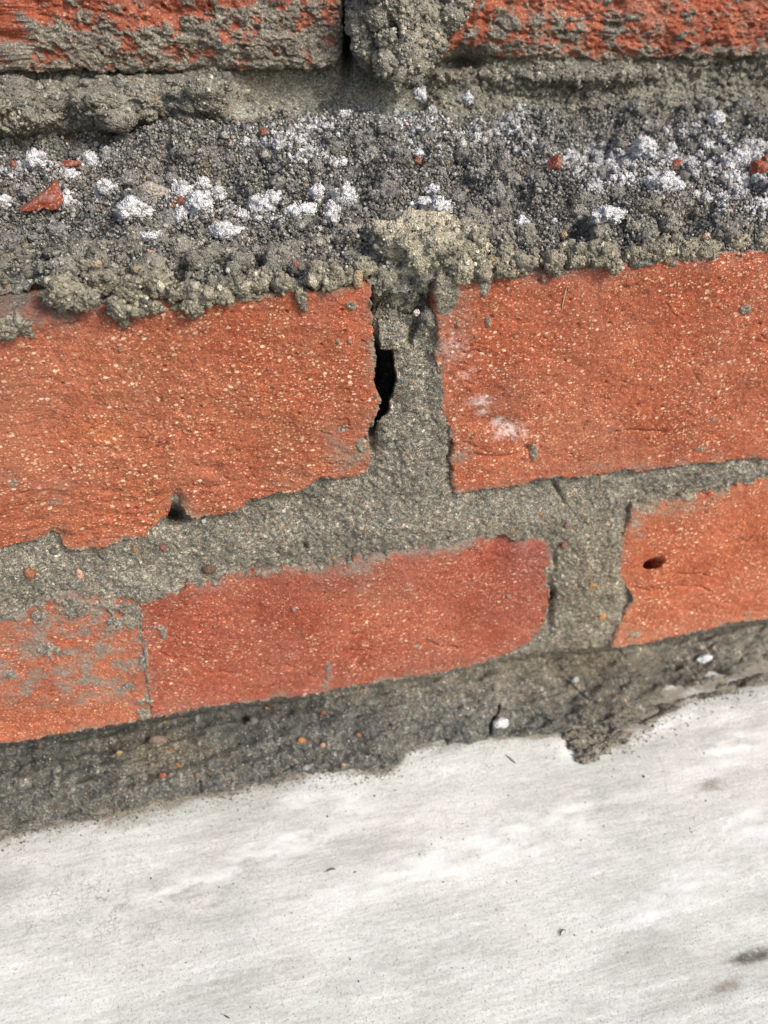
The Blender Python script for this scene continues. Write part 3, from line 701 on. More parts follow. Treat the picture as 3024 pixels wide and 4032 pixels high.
for pts, dep in (([(760, 2880), (1240, 2830), (1350, 2850)], .0), ([(1080, 3035), (1300, 2985), (1500, 2960)], .0014), ([(2180, 2660), (2300, 2740), (2400, 2790)], .0009), ([(60, 3020), (500, 2960), (760, 2900)], -.0012), ([(0, 3120), (500, 3050), (900, 2990)], .0010)):
    yy = np.interp(PX, [p[0] for p in pts], [p[1] for p in pts]) + 9 * np.sin(PX / 33)
    lin = lin + dep * sstep(14, 0, np.abs(PY - yy)) * sstep(pts[0][0], pts[0][0] + 60, PX) * sstep(pts[-1][0], pts[-1][0] - 60, PX)
lin = lin + .004 * gauss(PX, PY, 960, 2828, 14, 14) + .002 * gauss(PX, PY, 1135, 2800, 16, 22)
Jl = Jtrue; below = PY > Jl
yc = onZ(PX, PY, ZC)[..., 1]
under = yc + .0001 * np.clip(PY - Jl, 0, 200)
bot = sstep(-10, 18, PY - Bl)
off = off * (1 - bot) + lin * bot
thin = (PY > Js) & ~below
off = np.where(thin, np.minimum(yc - .0022 * sstep(0, 30, Jl - PY) - .0002, yc), off)
off = np.where(below, under, off)
P0 = onY(PX, PY, off)
X = P0[..., 0]; Z = P0[..., 2]
amp = np.where(below, .0, sstep(0, 25, Jl - PY)) * (1 - hole)
g1, h1 = grains_h(X, Z, .0011, 411); g2, h2 = grains_h(X, Z, .00062, 412)
cs = sstep(2700, 3000, PY)                       # coarser, pitted sand low down
nn = .00045 * g1 * (.4 + cs) + .0002 * g2 + .0006 * fbm2(X / .005, Z / .0045, 4, 413, .6) + .0004 * fbm2(X / .0017, Z / .0015, 3, 414)
nn = nn - .0012 * sstep(.35, .75, fbm2(X / .0032, Z / .0028, 3, 416)) * (.35 + .8 * cs)
P0 = P0 - np.stack([0 * nn, nn * amp, -.5 * nn * amp * cs], -1)
shade = 1 + .10 * fbm2(X / .02, Z / .02, 3, 417)
cool = sstep(2700, 2850, PY)[..., None]
tan = (gauss(PX, PY, 2330, 2300, 150, 300) * .6 + gauss(PX, PY, 2250, 2620, 300, 60) * .55 + gauss(PX, PY, 620, 2950, 200, 80) * .6 + gauss(PX, PY, 2450, 2830, 160, 90) * .25 + gauss(PX, PY, 1980, 2090, 120, 40) * .4)[..., None]
tint = np.array([1.04, 1.02, .97]) * (1 - cool) + np.array([.66, .69, .71]) * cool
tint = tint * (1 - np.clip(tan, 0, 1)) + np.array([1.10, .98, .78]) * np.clip(tan, 0, 1)
tint = tint * 1.12 * shade[..., None] * (1 + .9 * ((h1 > .93) & (g1 > .2)))[..., None]
dk = np.clip(gauss(PX, PY, 2700, 2650, 500, 70) + 1.0 * sstep(140, 30, np.abs(PY - Bl - 45) + 40 * fbm2(X / .012, Z / .006, 3, 421)) * (.45 + .55 * sstep(1350, 1000, PX)) * (.7 + .6 * fbm2(X / .01, Z / .006, 3, 419)), 0, 1)[..., None]; dk2 = np.clip(.75 * gauss(PX, PY, 2560, 2720, 420, 80), 0, 1)[..., None]; tint = tint * (1 - .40 * dk * np.array([1.0, .985, .93])) * (1 - .45 * dk2 * (1 + .5 * fbm2(X / .006, Z / .006, 3, 420))[..., None])  # darker band below the bricks: part dark mortar, part recess shade painted into tint
# leave out what lies deep behind a brick
Dp = 26
polys = [A_left_top + A_left_right[1:] + A_left_bottom[::-1][1:] + A_left_left[1:-1][::-1], A_right_top + A_right_right[1:] + A_right_bottom[::-1][1:] + A_right_left[1:-1][::-1],
         B1_top + B1_right[1:] + B1_bottom[::-1][1:], B2_top + B2_right[1:] + B2_bottom[::-1][1:] + B2_left[1:-1][::-1], B3_top + B3_right[1:] + B3_bottom[::-1][1:] + B3_left[1:-1][::-1]]
hid = np.zeros(PX.shape, bool)
for pl in polys:
    m = np.ones(PX.shape, bool)
    for dx, dy in ((Dp, 0), (-Dp, 0), (0, Dp), (0, -Dp)): m &= inside(PX + dx, PY + dy, pl)
    hid |= m
fm = ~(hid[:-1, :-1] & hid[1:, 1:] & hid[1:, :-1] & hid[:-1, 1:])
f = grid_faces(len(py1), len(px1), fm)
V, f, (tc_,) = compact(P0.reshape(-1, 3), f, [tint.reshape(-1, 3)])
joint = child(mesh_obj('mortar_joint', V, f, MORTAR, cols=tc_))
front_P = P0; front_ok = ~hid & ~below & (hole < .1)
# grains standing proud of the joints
acc = Acc()
idx = np.argwhere(front_ok & (PX > -60) & (PX < 3090) & (PY > 1120))
sel = idx[rng.integers(0, len(idx), 17000)]
Pg = P0[sel[:, 0], sel[:, 1]] + rng.normal(0, .0003, (17000, 3)) * [1, .2, 1]
lowm = PY[sel[:, 0], sel[:, 1]] > 2700
rad = .00021 * rng.lognormal(0, .30, len(sel)) * np.where(lowm, 1.15, 1.0)
add_grains(acc, Pg, rad, sand_cols(len(sel), 1.0, (1.02, 1.0, .95)) * np.where(lowm & (rng.uniform(size=len(sel)) < .5), 1.5, 1.0)[:, None])
o = tag(child(acc.build('sand_grain', GRAIN, smooth=True)), kind='stuff')

# pebbles bedded in the joints: sub-parts of the mortar
PEB = [(2332, 2301, 19, 13, (.50, .27, .10)), (2369, 2429, 18, 14, (.48, .26, .11)), (118, 2251, 23, 20, (.33, .15, .08)), (314, 2262, 14, 22, (.60, .36, .27)), (825, 2233, 27, 18, (.17, .11, .07)),
       (533, 2165, 10, 10, (.50, .25, .10)), (1312, 2198, 9, 8, (.45, .28, .12)), (640, 2155, 12, 12, (.30, .12, .09)), (1189, 2914, 18, 14, (.42, .19, .08)), (1410, 2891, 13, 11, (.34, .15, .08)),
       (620, 2919, 36, 27, (.26, .20, .16)), (469, 2969, 13, 10, (.48, .34, .16)), (642, 3055, 15, 14, (.42, .13, .09)), (701, 3014, 12, 13, (.45, .22, .08)), (674, 2958, 12, 11, (.38, .17, .08)),
       (1271, 2932, 12, 11, (.50, .32, .22)), (647, 2841, 10, 9, (.45, .26, .14)), (715, 2828, 9, 9, (.42, .2, .1)), (1271, 2800, 12, 10, (.28, .13, .10)), (647, 3024, 12, 10, (.12, .08, .10)),
       (598, 3010, 11, 11, (.30, .22, .14)), (1000, 2840, 18, 16, (.20, .19, .17)), (780, 3050, 11, 9, (.33, .2, .12)), (2020, 2085, 9, 8, (.45, .30, .14)), (2230, 2060, 12, 16, (.30, .20, .17)),
       (2222, 2145, 14, 16, (.30, .14, .11)), (2130, 2025, 8, 8, (.55, .26, .14)), (1130, 2130, 8, 7, (.40, .22, .1)), (215, 2170, 16, 14, (.16, .15, .13)), (2265, 2680, 16, 20, (.46, .46, .44)),
       (1205, 3020, 18, 12, (.30, .31, .30)), (1050, 2790, 8, 8, (.4, .2, .1)), (905, 2985, 9, 8, (.5, .33, .2)), (560, 3085, 9, 7, (.32, .2, .15)), (1350, 3010, 10, 9, (.45, .3, .2))]
bv2, bf2 = ico(2)
def pebble(parent, P, rx, rz, colr, seed, ry=None, name='pebble', off=WL, flat=False):
    v, f_ = blob_verts(np.zeros(3), (rx, ry or min(rx, rz) * .6, rz), seed, 2, .16)
    c = np.array(colr) * rng.uniform(.85, 1.12, (len(v), 1))
    return mesh_obj(name, v + P, f_, GRAIN, cols=c, smooth=True)
def front_point(px, py):
    j = np.argmin(np.abs(px1 - px)); i = np.argmin(np.abs(py1 - py)); return P0[i, j]
for i, (px, py, rx, ry, c) in enumerate(PEB):
    P = front_point(px, py); s = ppm(P)
    o = pebble(joint, P, rx / s, ry / s * 1.25, c, 500 + i); o.parent = joint

# ------------------------------------------------------------------ the ledge: crumbling mortar bed
p0 = np.array([0, 0, ZL]); slope = (ZB - ZL) / YU; nrm = np.array([0, -slope, 1.0]); nrm /= np.linalg.norm(nrm)
_tp = np.array(A_left_top + A_right_top, float); _tw = onY(_tp[:, 0], _tp[:, 1], 0.0)
def ledge_z(x, y):
    zt_ = np.interp(x, _tw[:, 0], _tw[:, 2]) - .0012
    k_ = sstep(0, .045, y)
    z = zt_ * (1 - k_) + (ZL + .0012) * k_ + np.clip(y, -.01, YU) * slope
    z = z + .0035 * fbm2(x / .028, y / .024, 3, 601) * sstep(0, .014, y)
    z = z + .0034 * fbm2(x / .010, y / .010, 4, 602, .55) * sstep(-.001, .010, y)
    px, py = proj(np.stack([x, y, z], -1))
    z = z + .009 * gauss(px, py, 1450, 620, 420, 90) + .005 * gauss(px, py, 700, 640, 200, 60) + .003 * gauss(px, py, 2600, 900, 260, 60) + .003 * gauss(px, py, 700, 1080, 350, 50) - .005 * gauss(px, py, 1050, 800, 160, 50) - .005 * gauss(px, py, 150, 620, 250, 40) - .006 * gauss(px, py, 2250, 620, 300, 40) - .004 * gauss(px, py, 2350, 840, 120, 40) - .005 * gauss(px, py, 2000, 800, 160, 60) + .004 * gauss(px, py, 730, 590, 260, 60) + .004 * gauss(px, py, 1700, 920, 200, 50) - .003 * gauss(px, py, 150, 1000, 250, 90) + .003 * gauss(px, py, 2500, 880, 300, 80)
    z = z - .004 * gauss(px, py, 1590, 1110, 80, 70)
    z = z - .004 * gauss(px, py, 250, 560, 400, 50) - .005 * gauss(px, py, 2300, 560, 300, 50)
    return z
lx = axis(-1000, -40, 3064, 4200, 4.2, 40); ly = np.r_[np.arange(470, 800, 2.5), np.arange(800, 1330, 4.2)]
LX, LY = np.meshgrid(lx, ly)
Pl = onP(LX, LY, p0, nrm)
edge = 1.0
x = Pl[..., 0]; y = Pl[..., 1]
z = ledge_z(x, y)
g1, h1 = grains_h(x, y, .0016, 611); g2, h2 = grains_h(x, y, .0008, 612)
am = sstep(-.001, .004, y)
z = z + am * (.0016 * g1 + .0006 * g2 + .0012 * np.abs(fbm2(x / .0035, y / .0035, 3, 613)))
z = z - .0012 * sstep(.35, .75, fbm2(x / .005, y / .006, 3, 616)) * am * 1.6
Pl = np.stack([x, y, z], -1)
pxl, pyl = proj(Pl)
warm = np.clip(gauss(pxl, pyl, 1750, 960, 260, 70) * 1.0 + gauss(pxl, pyl, 760, 680, 120, 60) * .5, 0, 1)[..., None]
tl = np.array([.94, .97, 1.0]) * (1 - warm) + np.array([1.35, 1.22, .92]) * warm
moss = np.clip(gauss(pxl, pyl, 760, 690, 110, 40), 0, 1)[..., None]; tl = tl * (1 - .6 * moss) + np.array([.80, .86, .42]) * .6 * moss
tl = tl * (1 + .12 * fbm2(x / .012, y / .012, 3, 615))[..., None] * (.75 + .5 * h1[..., None])
bed = child(mesh_obj('mortar_bed', Pl.reshape(-1, 3), grid_faces(len(ly), len(lx), (Pl[:-1, :-1, 1] > .0012) & (Pl[1:, 1:, 1] > .0012) & ~((pxl[1:, 1:] < 270) & (Pl[1:, 1:, 1] < .010))), MORTAR, cols=tl.reshape(-1, 3)))

# ------------------------------------------------------------------ mortar bed and backing of the upper wall
ux = axis(-1200, -40, 3064, 4200, 5.0, 40); uy = axis(-1000, -40, 640, 700, 4.7, 40)
UX, UY = np.meshgrid(ux, uy)
b0 = onY(UX, UY, YU); X = b0[..., 0]; Z = b0[..., 2]
w1 = 34 * fbm2(X / .014, Z / .012, 4, 701)
UXw, UYw = UX + w1, UY + w1 * .7
o_ = np.full(UX.shape, .006)
# left: squeezed-out roll
rp = (UYw - np.interp(UX, [-1000, 0, 900], [330, 320, 275])) / np.interp(UX, [0, 900], [230, 215])
roll = np.where((rp > 0) & (rp < 1), np.sqrt(np.clip(1 - (2 * np.clip(rp, 0, 1) - 1) ** 2, 0, 1)), 0) * sstep(925, 885, UXw)
o_ = o_ - .013 * roll * (1 + .5 * fbm2(X / .02, Z / .02, 3, 702)) - .006 * gauss(UX, UY, 820, 330, 120, 60)
o_ = o_ - .005 * sstep(1000, 900, UXw) * sstep(300, 420, UYw) - .009 * sstep(520, 650, UYw) * sstep(1000, 900, UXw)
# middle: smooth recessed joint
mid = sstep(880, 930, UXw) * sstep(1740, 1650, UXw)
o_ = o_ + .001 * mid - .010 * mid * sstep(380, 600, UY)
# right: rough bed that slopes out to the ledge
rt = sstep(1640, 1760, UXw)
o_ = o_ - rt * (.002 + .020 * sstep(300, 640, UYw)) - rt * .008 * gauss(UX, UY, 2250, 300, 260, 40) + rt * .006 * gauss(UX, UY, 2250, 500, 250, 60)
o_ = o_ + .030 * gauss(UX, UY, 1366, 120, 16, 130) + .012 * gauss(UX, UY, 1790, 250, 90, 24)
rough = 1 - .85 * mid
Pu = onY(UX, UY, YU + o_)
X = Pu[..., 0]; Z = Pu[..., 2]
g1, h1 = grains_h(X, Z, .0018, 711); g2, h2 = grains_h(X, Z, .0010, 712)
nn = rough * (.0022 * fbm2(X / .010, Z / .007, 4, 713, .6) + .0014 * g1 + .0012 * np.abs(fbm2(X / .004, Z / .004, 3, 714))) + .0004 * g2
Pu[..., 1] -= nn
tu = np.ones(UX.shape + (3,)) * np.array([1.10, 1.12, 1.08])
tu = tu * (1 - mid[..., None]) + np.array([1.36, 1.40, 1.38]) * mid[..., None]
tu = tu * (1 + .10 * fbm2(X / .015, Z / .015, 3, 715))[..., None]
ubed = child(mesh_obj('mortar_bed', Pu.reshape(-1, 3), grid_faces(len(uy), len(ux)), MORTAR, cols=tu.reshape(-1, 3)))
# solid core behind both faces
def box(name, lo, hi, mat, parent_fn=child):
    lo = np.array(lo); hi = np.array(hi)
    v = np.array([[a, b, c] for a in (0, 1) for b in (0, 1) for c in (0, 1)]) * (hi - lo) + lo
    f_ = np.array([[0, 1, 3, 2], [4, 6, 7, 5], [0, 4, 5, 1], [2, 3, 7, 6], [0, 2, 6, 4], [1, 5, 7, 3]])
    o = mesh_obj(name, v, f_, mat, cols=np.full((8, 3), .95), smooth=False, attrs={'dirt': np.zeros(8), 'white': np.zeros(8)}); return parent_fn(o)
box('wall_core', (-.24, .060, ZC - .05), (.36, .30, ZL - .012), MORTAR)
box('wall_core', (-.34, YU + .045, ZL - .010), (.46, .30, zt + .155), MORTAR)

# ------------------------------------------------------------------ clumps of mortar
def clump_part(lst, name='mortar_lump', cols=sand_cols, label=None, dens=1.0, gr=.00038, gain=1.0, **kw):
    """each entry: (px, py, rx, ry, y) in photo pixels, y = distance of the clump's centre from the lower face"""
    out = []
    for i, (px, py, rx, ry, yy) in enumerate(lst):
        c = onY(px, py, yy); s = ppm(c); a = Acc()
        clump(a, c, (rx / s, min(rx, ry) * .85 / s, ry / s * 1.15), int(px * 3 + py), cols=cols, gr=gr, dens=dens, gain=gain, sub=4 if rx > 60 else 3, **kw)
        o = child(a.build(name, GRAIN)); out.append(o)
        if label: o['label'] = label
    return out
# big droop of mortar between the two upper bricks
_dr = [(1575, 50, 165, 165, YU + .002), (1595, 215, 85, 70, YU - .006), (1735, 30, 70, 90, YU - .001)]
for a_, b_ in ((1430, 20), (1440, 100), (1450, 180), (1510, 245), (1560, 285), (1620, 280), (1660, 240), (1690, 180), (1710, 110), (1770, 60), (1800, 0), (1500, 60), (1530, 150), (1600, 90), (1650, 30), (1610, 190), (1560, 10), (1480, -60), (1650, -70), (1780, -60)):
    q_ = rng.uniform(34, 62); _dr.append((a_ + rng.uniform(-12, 12), b_ + rng.uniform(-12, 12), q_, q_ * rng.uniform(.7, 1.1), YU - .010 - rng.uniform(0, .004) if 1470 < a_ < 1700 else YU - .006))
clump_part(_dr, gr=.00042, dens=1.5, rough=.24, kids=7, tint=(1, 1, .96), gain=1.3)
# lumps in the head joint between the lower bricks
clump_part([(1560, 1150, 90, 65, .010), (1525, 1270, 58, 75, .009), (1650, 1110, 60, 60, .012), (1640, 1210, 48, 50, .011), (1690, 1250, 30, 34, .003), (1560, 1210, 50, 60, .010)], rough=.28, tint=(1, .99, .93))
# lip of crumbs that hangs over the front edge of the bricks
LIP = [(25, 1290, 70, 34, -.0010), (250, 1150, 70, 55, -.0005), (320, 1195, 55, 30, -.0020), (400, 1110, 75, 60, .002), (470, 1210, 40, 42, -.0020), (490, 1262, 18, 22, -.001), (500, 1150, 60, 50, -.002), (545, 1215, 40, 34, -.0015), (600, 1210, 36, 22, -.001),
       (620, 1120, 70, 50, .001), (700, 1150, 60, 46, -.001), (760, 1205, 42, 30, -.002), (800, 1165, 50, 38, -.0015), (880, 1165, 50, 36, -.001), (950, 1140, 46, 34, -.001), (1020, 1110, 50, 40, .001), (1110, 1120, 50, 34, 0), (1180, 1165, 22, 40, -.001), (1195, 1200, 12, 24, -.0008),
       (1250, 1085, 60, 46, .002), (1330, 1090, 50, 36, .001), (1300, 1125, 30, 20, -.001), (1430, 1060, 50, 40, .003),
       (1790, 1010, 90, 66, .002), (1700, 1000, 110, 70, .004), (1620, 940, 120, 70, .008), (1830, 1060, 40, 40, 0), (1900, 1060, 44, 50, -.001), (1990, 1040, 60, 46, 0), (2080, 1035, 50, 38, 0), (2180, 1030, 50, 40, -.001), (2190, 1075, 18, 20, -.001),
       (2270, 1010, 60, 40, 0), (2360, 1000, 60, 44, 0), (2420, 1045, 30, 26, -.002), (2400, 1015, 36, 30, -.001), (2500, 1000, 60, 34, .001), (2600, 980, 60, 40, .001), (2700, 985, 50, 32, .001), (2780, 985, 50, 30, .001), (2900, 960, 50, 34, .003), (3010, 965, 50, 36, .002)]
warm_l = dict(tint=(1.12, 1.06, .88))
_l = []
for q, (a_, b_, c_, d_, e_) in enumerate(LIP):
    if 24 <= q < 27: _l.append((a_, b_, c_, d_, e_)); continue
    k_ = rng.uniform(.6, 1.0); _l.append((a_, b_, c_ * k_, d_ * k_, e_))
LIPX = []
for a_, b_, c_, d_, e_ in LIP[:24] + LIP[27:]:
    if c_ < 30: continue
    for _ in range(3):
        k_ = rng.uniform(.22, .55); LIPX.append((a_ + rng.uniform(-1, 1) * c_, b_ + rng.uniform(-1.2, .45) * d_, c_ * k_, c_ * k_ * rng.uniform(.6, 1.0), e_ + rng.uniform(-.001, .004)))
LIP = _l
LIPX += [(1500, 1105, 46, 36, .004), (1590, 1090, 50, 34, .006), (1670, 1110, 40, 34, .006), (1540, 1075, 40, 30, .006), (1620, 1150, 34, 30, .007)]
clump_part(LIPX, rough=.46, dens=1.1, kids=6, tint=(1.02, 1.0, .92), gain=1.15)
clump_part(LIP[:24], rough=.44, dens=1.1, kids=8, tint=(1.02, 1.0, .88), gain=1.22)
clump_part(LIP[24:27] + [(1760, 930, 60, 44, .007), (1560, 980, 60, 40, .007), (1860, 970, 50, 40, .004), (1690, 890, 70, 36, .010)], rough=.42, dens=1.1, kids=9, tint=(1.08, 1.05, .92), gain=1.75)
clump_part(LIP[27:], rough=.44, dens=1.1, kids=8, tint=(1.04, 1.0, .88), gain=1.25)

BIN = 7.0; NBX, NBY = int(3300 / BIN), int(900 / BIN)      # lookup: picture position -> nearest bed vertex seen there
_q = Pl.reshape(-1, 3); _bx = ((pxl.ravel() + 140) / BIN).astype(int); _by = ((pyl.ravel() - 430) / BIN).astype(int)
_ok = (_bx >= 0) & (_bx < NBX) & (_by >= 0) & (_by < NBY) & (_q[:, 1] > .0008)
_id = np.nonzero(_ok)[0]; _id = _id[np.argsort(-_q[_id, 1])]   # far first, so the nearest vertex wins
LUT = np.full((NBY, NBX), -1); LUT[_by[_id], _bx[_id]] = _id
def on_ledge(px, py):
    px = np.asarray(px, float); py = np.asarray(py, float)
    P = onP(px, py, p0, nrm); P[..., 2] = ledge_z(P[..., 0], P[..., 1])
    a = np.clip(((py - 430) / BIN).astype(int), 0, NBY - 1); b = np.clip(((px + 140) / BIN).astype(int), 0, NBX - 1)
    k = LUT[a, b]; m = k >= 0
    Qv = _q[np.where(m, k, 0)]
    return np.where(m[..., None], Qv, P)
# the lick of brown mortar that ran out onto the concrete
for i_, (a_, b_, c_, d_) in enumerate(((2275, 2930, 34, 34), (2308, 2962, 38, 34), (2300, 2994, 26, 18), (2350, 2950, 38, 30), (2400, 2928, 34, 24), (2330, 2912, 44, 32), (2250, 2898, 28, 22), (2385, 2958, 20, 14), (2290, 2900, 40, 30), (2370, 2905, 40, 26), (2440, 2900, 34, 22), (2340, 2985, 18, 12))):
    c = onZ(a_, b_, ZC + .0004); s = ppm(c); a = Acc(); clump(a, c, (c_ / s, d_ / s * .8, .0017), 300 + i_, sub=3, rough=.4, gr=.0003, kids=4, dens=1.2, gain=1.12, tint=(1.02, 1.0, .93)); child(a.build('mortar_lump', GRAIN))
# coarse grains bedded in the upper joint
acc = Acc(); n = 5000
ii = rng.integers(0, len(uy), n * 3); jj = rng.integers(0, len(ux), n * 3)
Pq = Pu[ii, jj]; k = (UY[ii, jj] > 250) & (rng.uniform(size=n * 3) < np.where(mid[ii, jj] > .5, .12, 1.0))
Pq = Pq[k][:6500]
add_grains(acc, Pq, .00048 * rng.lognormal(0, .35, len(Pq)), sand_cols(len(Pq), 1.05, (1, 1, .95)))
for k_, (xa, xb, ya, yb, num) in enumerate(((-40, 900, 300, 470, 90), (1740, 3080, 250, 430, 90), (1740, 3080, 420, 600, 50))):
    for q in range(num):
        a_ = rng.uniform(xa, xb); b_ = rng.uniform(ya, yb); i_ = np.argmin(np.abs(uy - b_)); j_ = np.argmin(np.abs(ux - a_))
        r = .0012 * rng.lognormal(0, .5); clump(acc, Pu[i_, j_] + [0, r * .2, 0], np.array([1.3, .8, .8]) * min(r, .0045), 7000 + k_ * 200 + q, gain=rng.uniform(.9, 1.2), sub=2, dens=.8, kids=2, tint=(1, 1, .96))
tag(child(acc.build('sand_grain', GRAIN)), kind='stuff')

# ------------------------------------------------------------------ pale concrete
cx_ = axis(-1100, -40, 3064, 3900, 9.0, 60); cy_ = axis(2500, 2640, 4080, 4700, 9, 50)
CX, CY = np.meshgrid(cx_, cy_)
Pc = onZ(CX, CY, ZC); x = Pc[..., 0]; y = Pc[..., 1]
hz = .0005 * fbm2(x / .05, y / .03, 2, 801)
cr = np.abs(fbm2(x / .0022, y / .0022, 2, 804)); cm = np.clip(gauss(CX, CY, 350, 3560, 420, 170) + .6 * gauss(CX, CY, 150, 3300, 300, 60) + .5 * gauss(CX, CY, 700, 3150, 500, 40), 0, 1)
hz = hz - .00045 * (1 - sstep(0, .10, cr)) * cm * sstep(-.1, .3, fbm2(x / .012, y / .008, 2, 805))
pt = fbm2(x / .0016, y / .0013, 2, 806); hz = hz - .0004 * sstep(.62, .85, pt)
dirt = .55 * np.exp(-np.clip(CY - Jy(CX), 0, 999) / 20.0) + .30 * np.exp(-np.clip(CY - Jy(CX), 0, 999) / 120.0)
for a_, b_, s1, s2, am_ in ((2800, 3080, 230, 40, .36), (2850, 3140, 160, 50, .35), (2220, 3740, 160, 46, .34), (1290, 3935, 260, 60, .34), (100, 3830, 160, 26, .22), (2975, 3762, 150, 44, .75), (2750, 3950, 260, 60, .34), (560, 3190, 300, 60, .35), (2700, 3620, 200, 24, .3), (1960, 3990, 120, 20, .28), (2250, 3440, 260, 30, .2), (40, 3310, 120, 40, .3), (2880, 3880, 80, 30, .5)):
    dirt = dirt + am_ * gauss(CX, CY, a_, b_, s1, s2, -.24)
dark = np.clip(1.3 * gauss(CX, CY, 2970, 3762, 170, 50, -.26), 0, 1)
dirt = np.clip(dirt * (1 + .6 * fbm2(x / .02, y / .006, 4, 808)), 0, 1)
wh = spotw = 0
for a_, b_, s1, s2 in ((2900, 2950, 160, 60), (2960, 3250, 90, 90), (2150, 3230, 300, 40), (1950, 3370, 400, 40), (1400, 3180, 110, 70), (1180, 3160, 80, 40), (2700, 3500, 160, 60), (2560, 3600, 120, 40), (1330, 3040, 140, 22), (2650, 2840, 120, 26), (1700, 2950, 110, 14), (2230, 2950, 50, 60), (1650, 3420, 500, 60), (1000, 3380, 500, 50)):
    wh = np.maximum(wh, gauss(CX, CY, a_, b_, s1, s2, -.35))
wh = np.clip(wh * (.75 + .9 * fbm2(x / .012, y / .004, 4, 809)), 0, .9)
tc = np.ones(CX.shape + (3,)) * (1 + .05 * fbm2(x / .03, y / .012, 4, 810))[..., None]
Pc[..., 2] = ZC + hz
cf = grid_faces(len(cy_), len(cx_))
con = mesh_obj('concrete_ledge', Pc.reshape(-1, 3), cf, CONC, cols=tc.reshape(-1, 3), attrs={'dirt': dirt.ravel(), 'white': wh.ravel(), 'dark': dark.ravel(), 'crackle': cm.ravel()})
tag(con, 'pale grey concrete slab with a streaky worn top below the brickwork', 'concrete slab')
b = Pc.reshape(-1, 3)
core = box('slab_body', (-.30, -.26, ZC - .10), (.40, .12, ZC - .004), CONC, lambda o: o); core.parent = con
core2 = None
# sand dusted over the concrete beside the joint
acc = Acc(); n = 2600
gx = rng.uniform(-40, 3060, n); gy = Jy(gx) + rng.exponential(26, n) - 6
P = onZ(gx, gy, ZC + .0002)
add_grains(acc, P, .00022 * rng.lognormal(0, .35, n), sand_cols(n, .9, (1.05, .98, .88)))
n = 260; gx = rng.uniform(-40, 3060, n); gy = Jy(gx) + rng.uniform(60, 900, n); P = onZ(gx, gy, ZC + .0001)
add_grains(acc, P, .00018 * rng.lognormal(0, .4, n), sand_cols(n, .7, (1.05, .95, .85)))
tag(acc.build('scattered_sand', GRAIN), 'fine dark sand dusted on the pale concrete along the mortar', 'sand', kind='stuff')

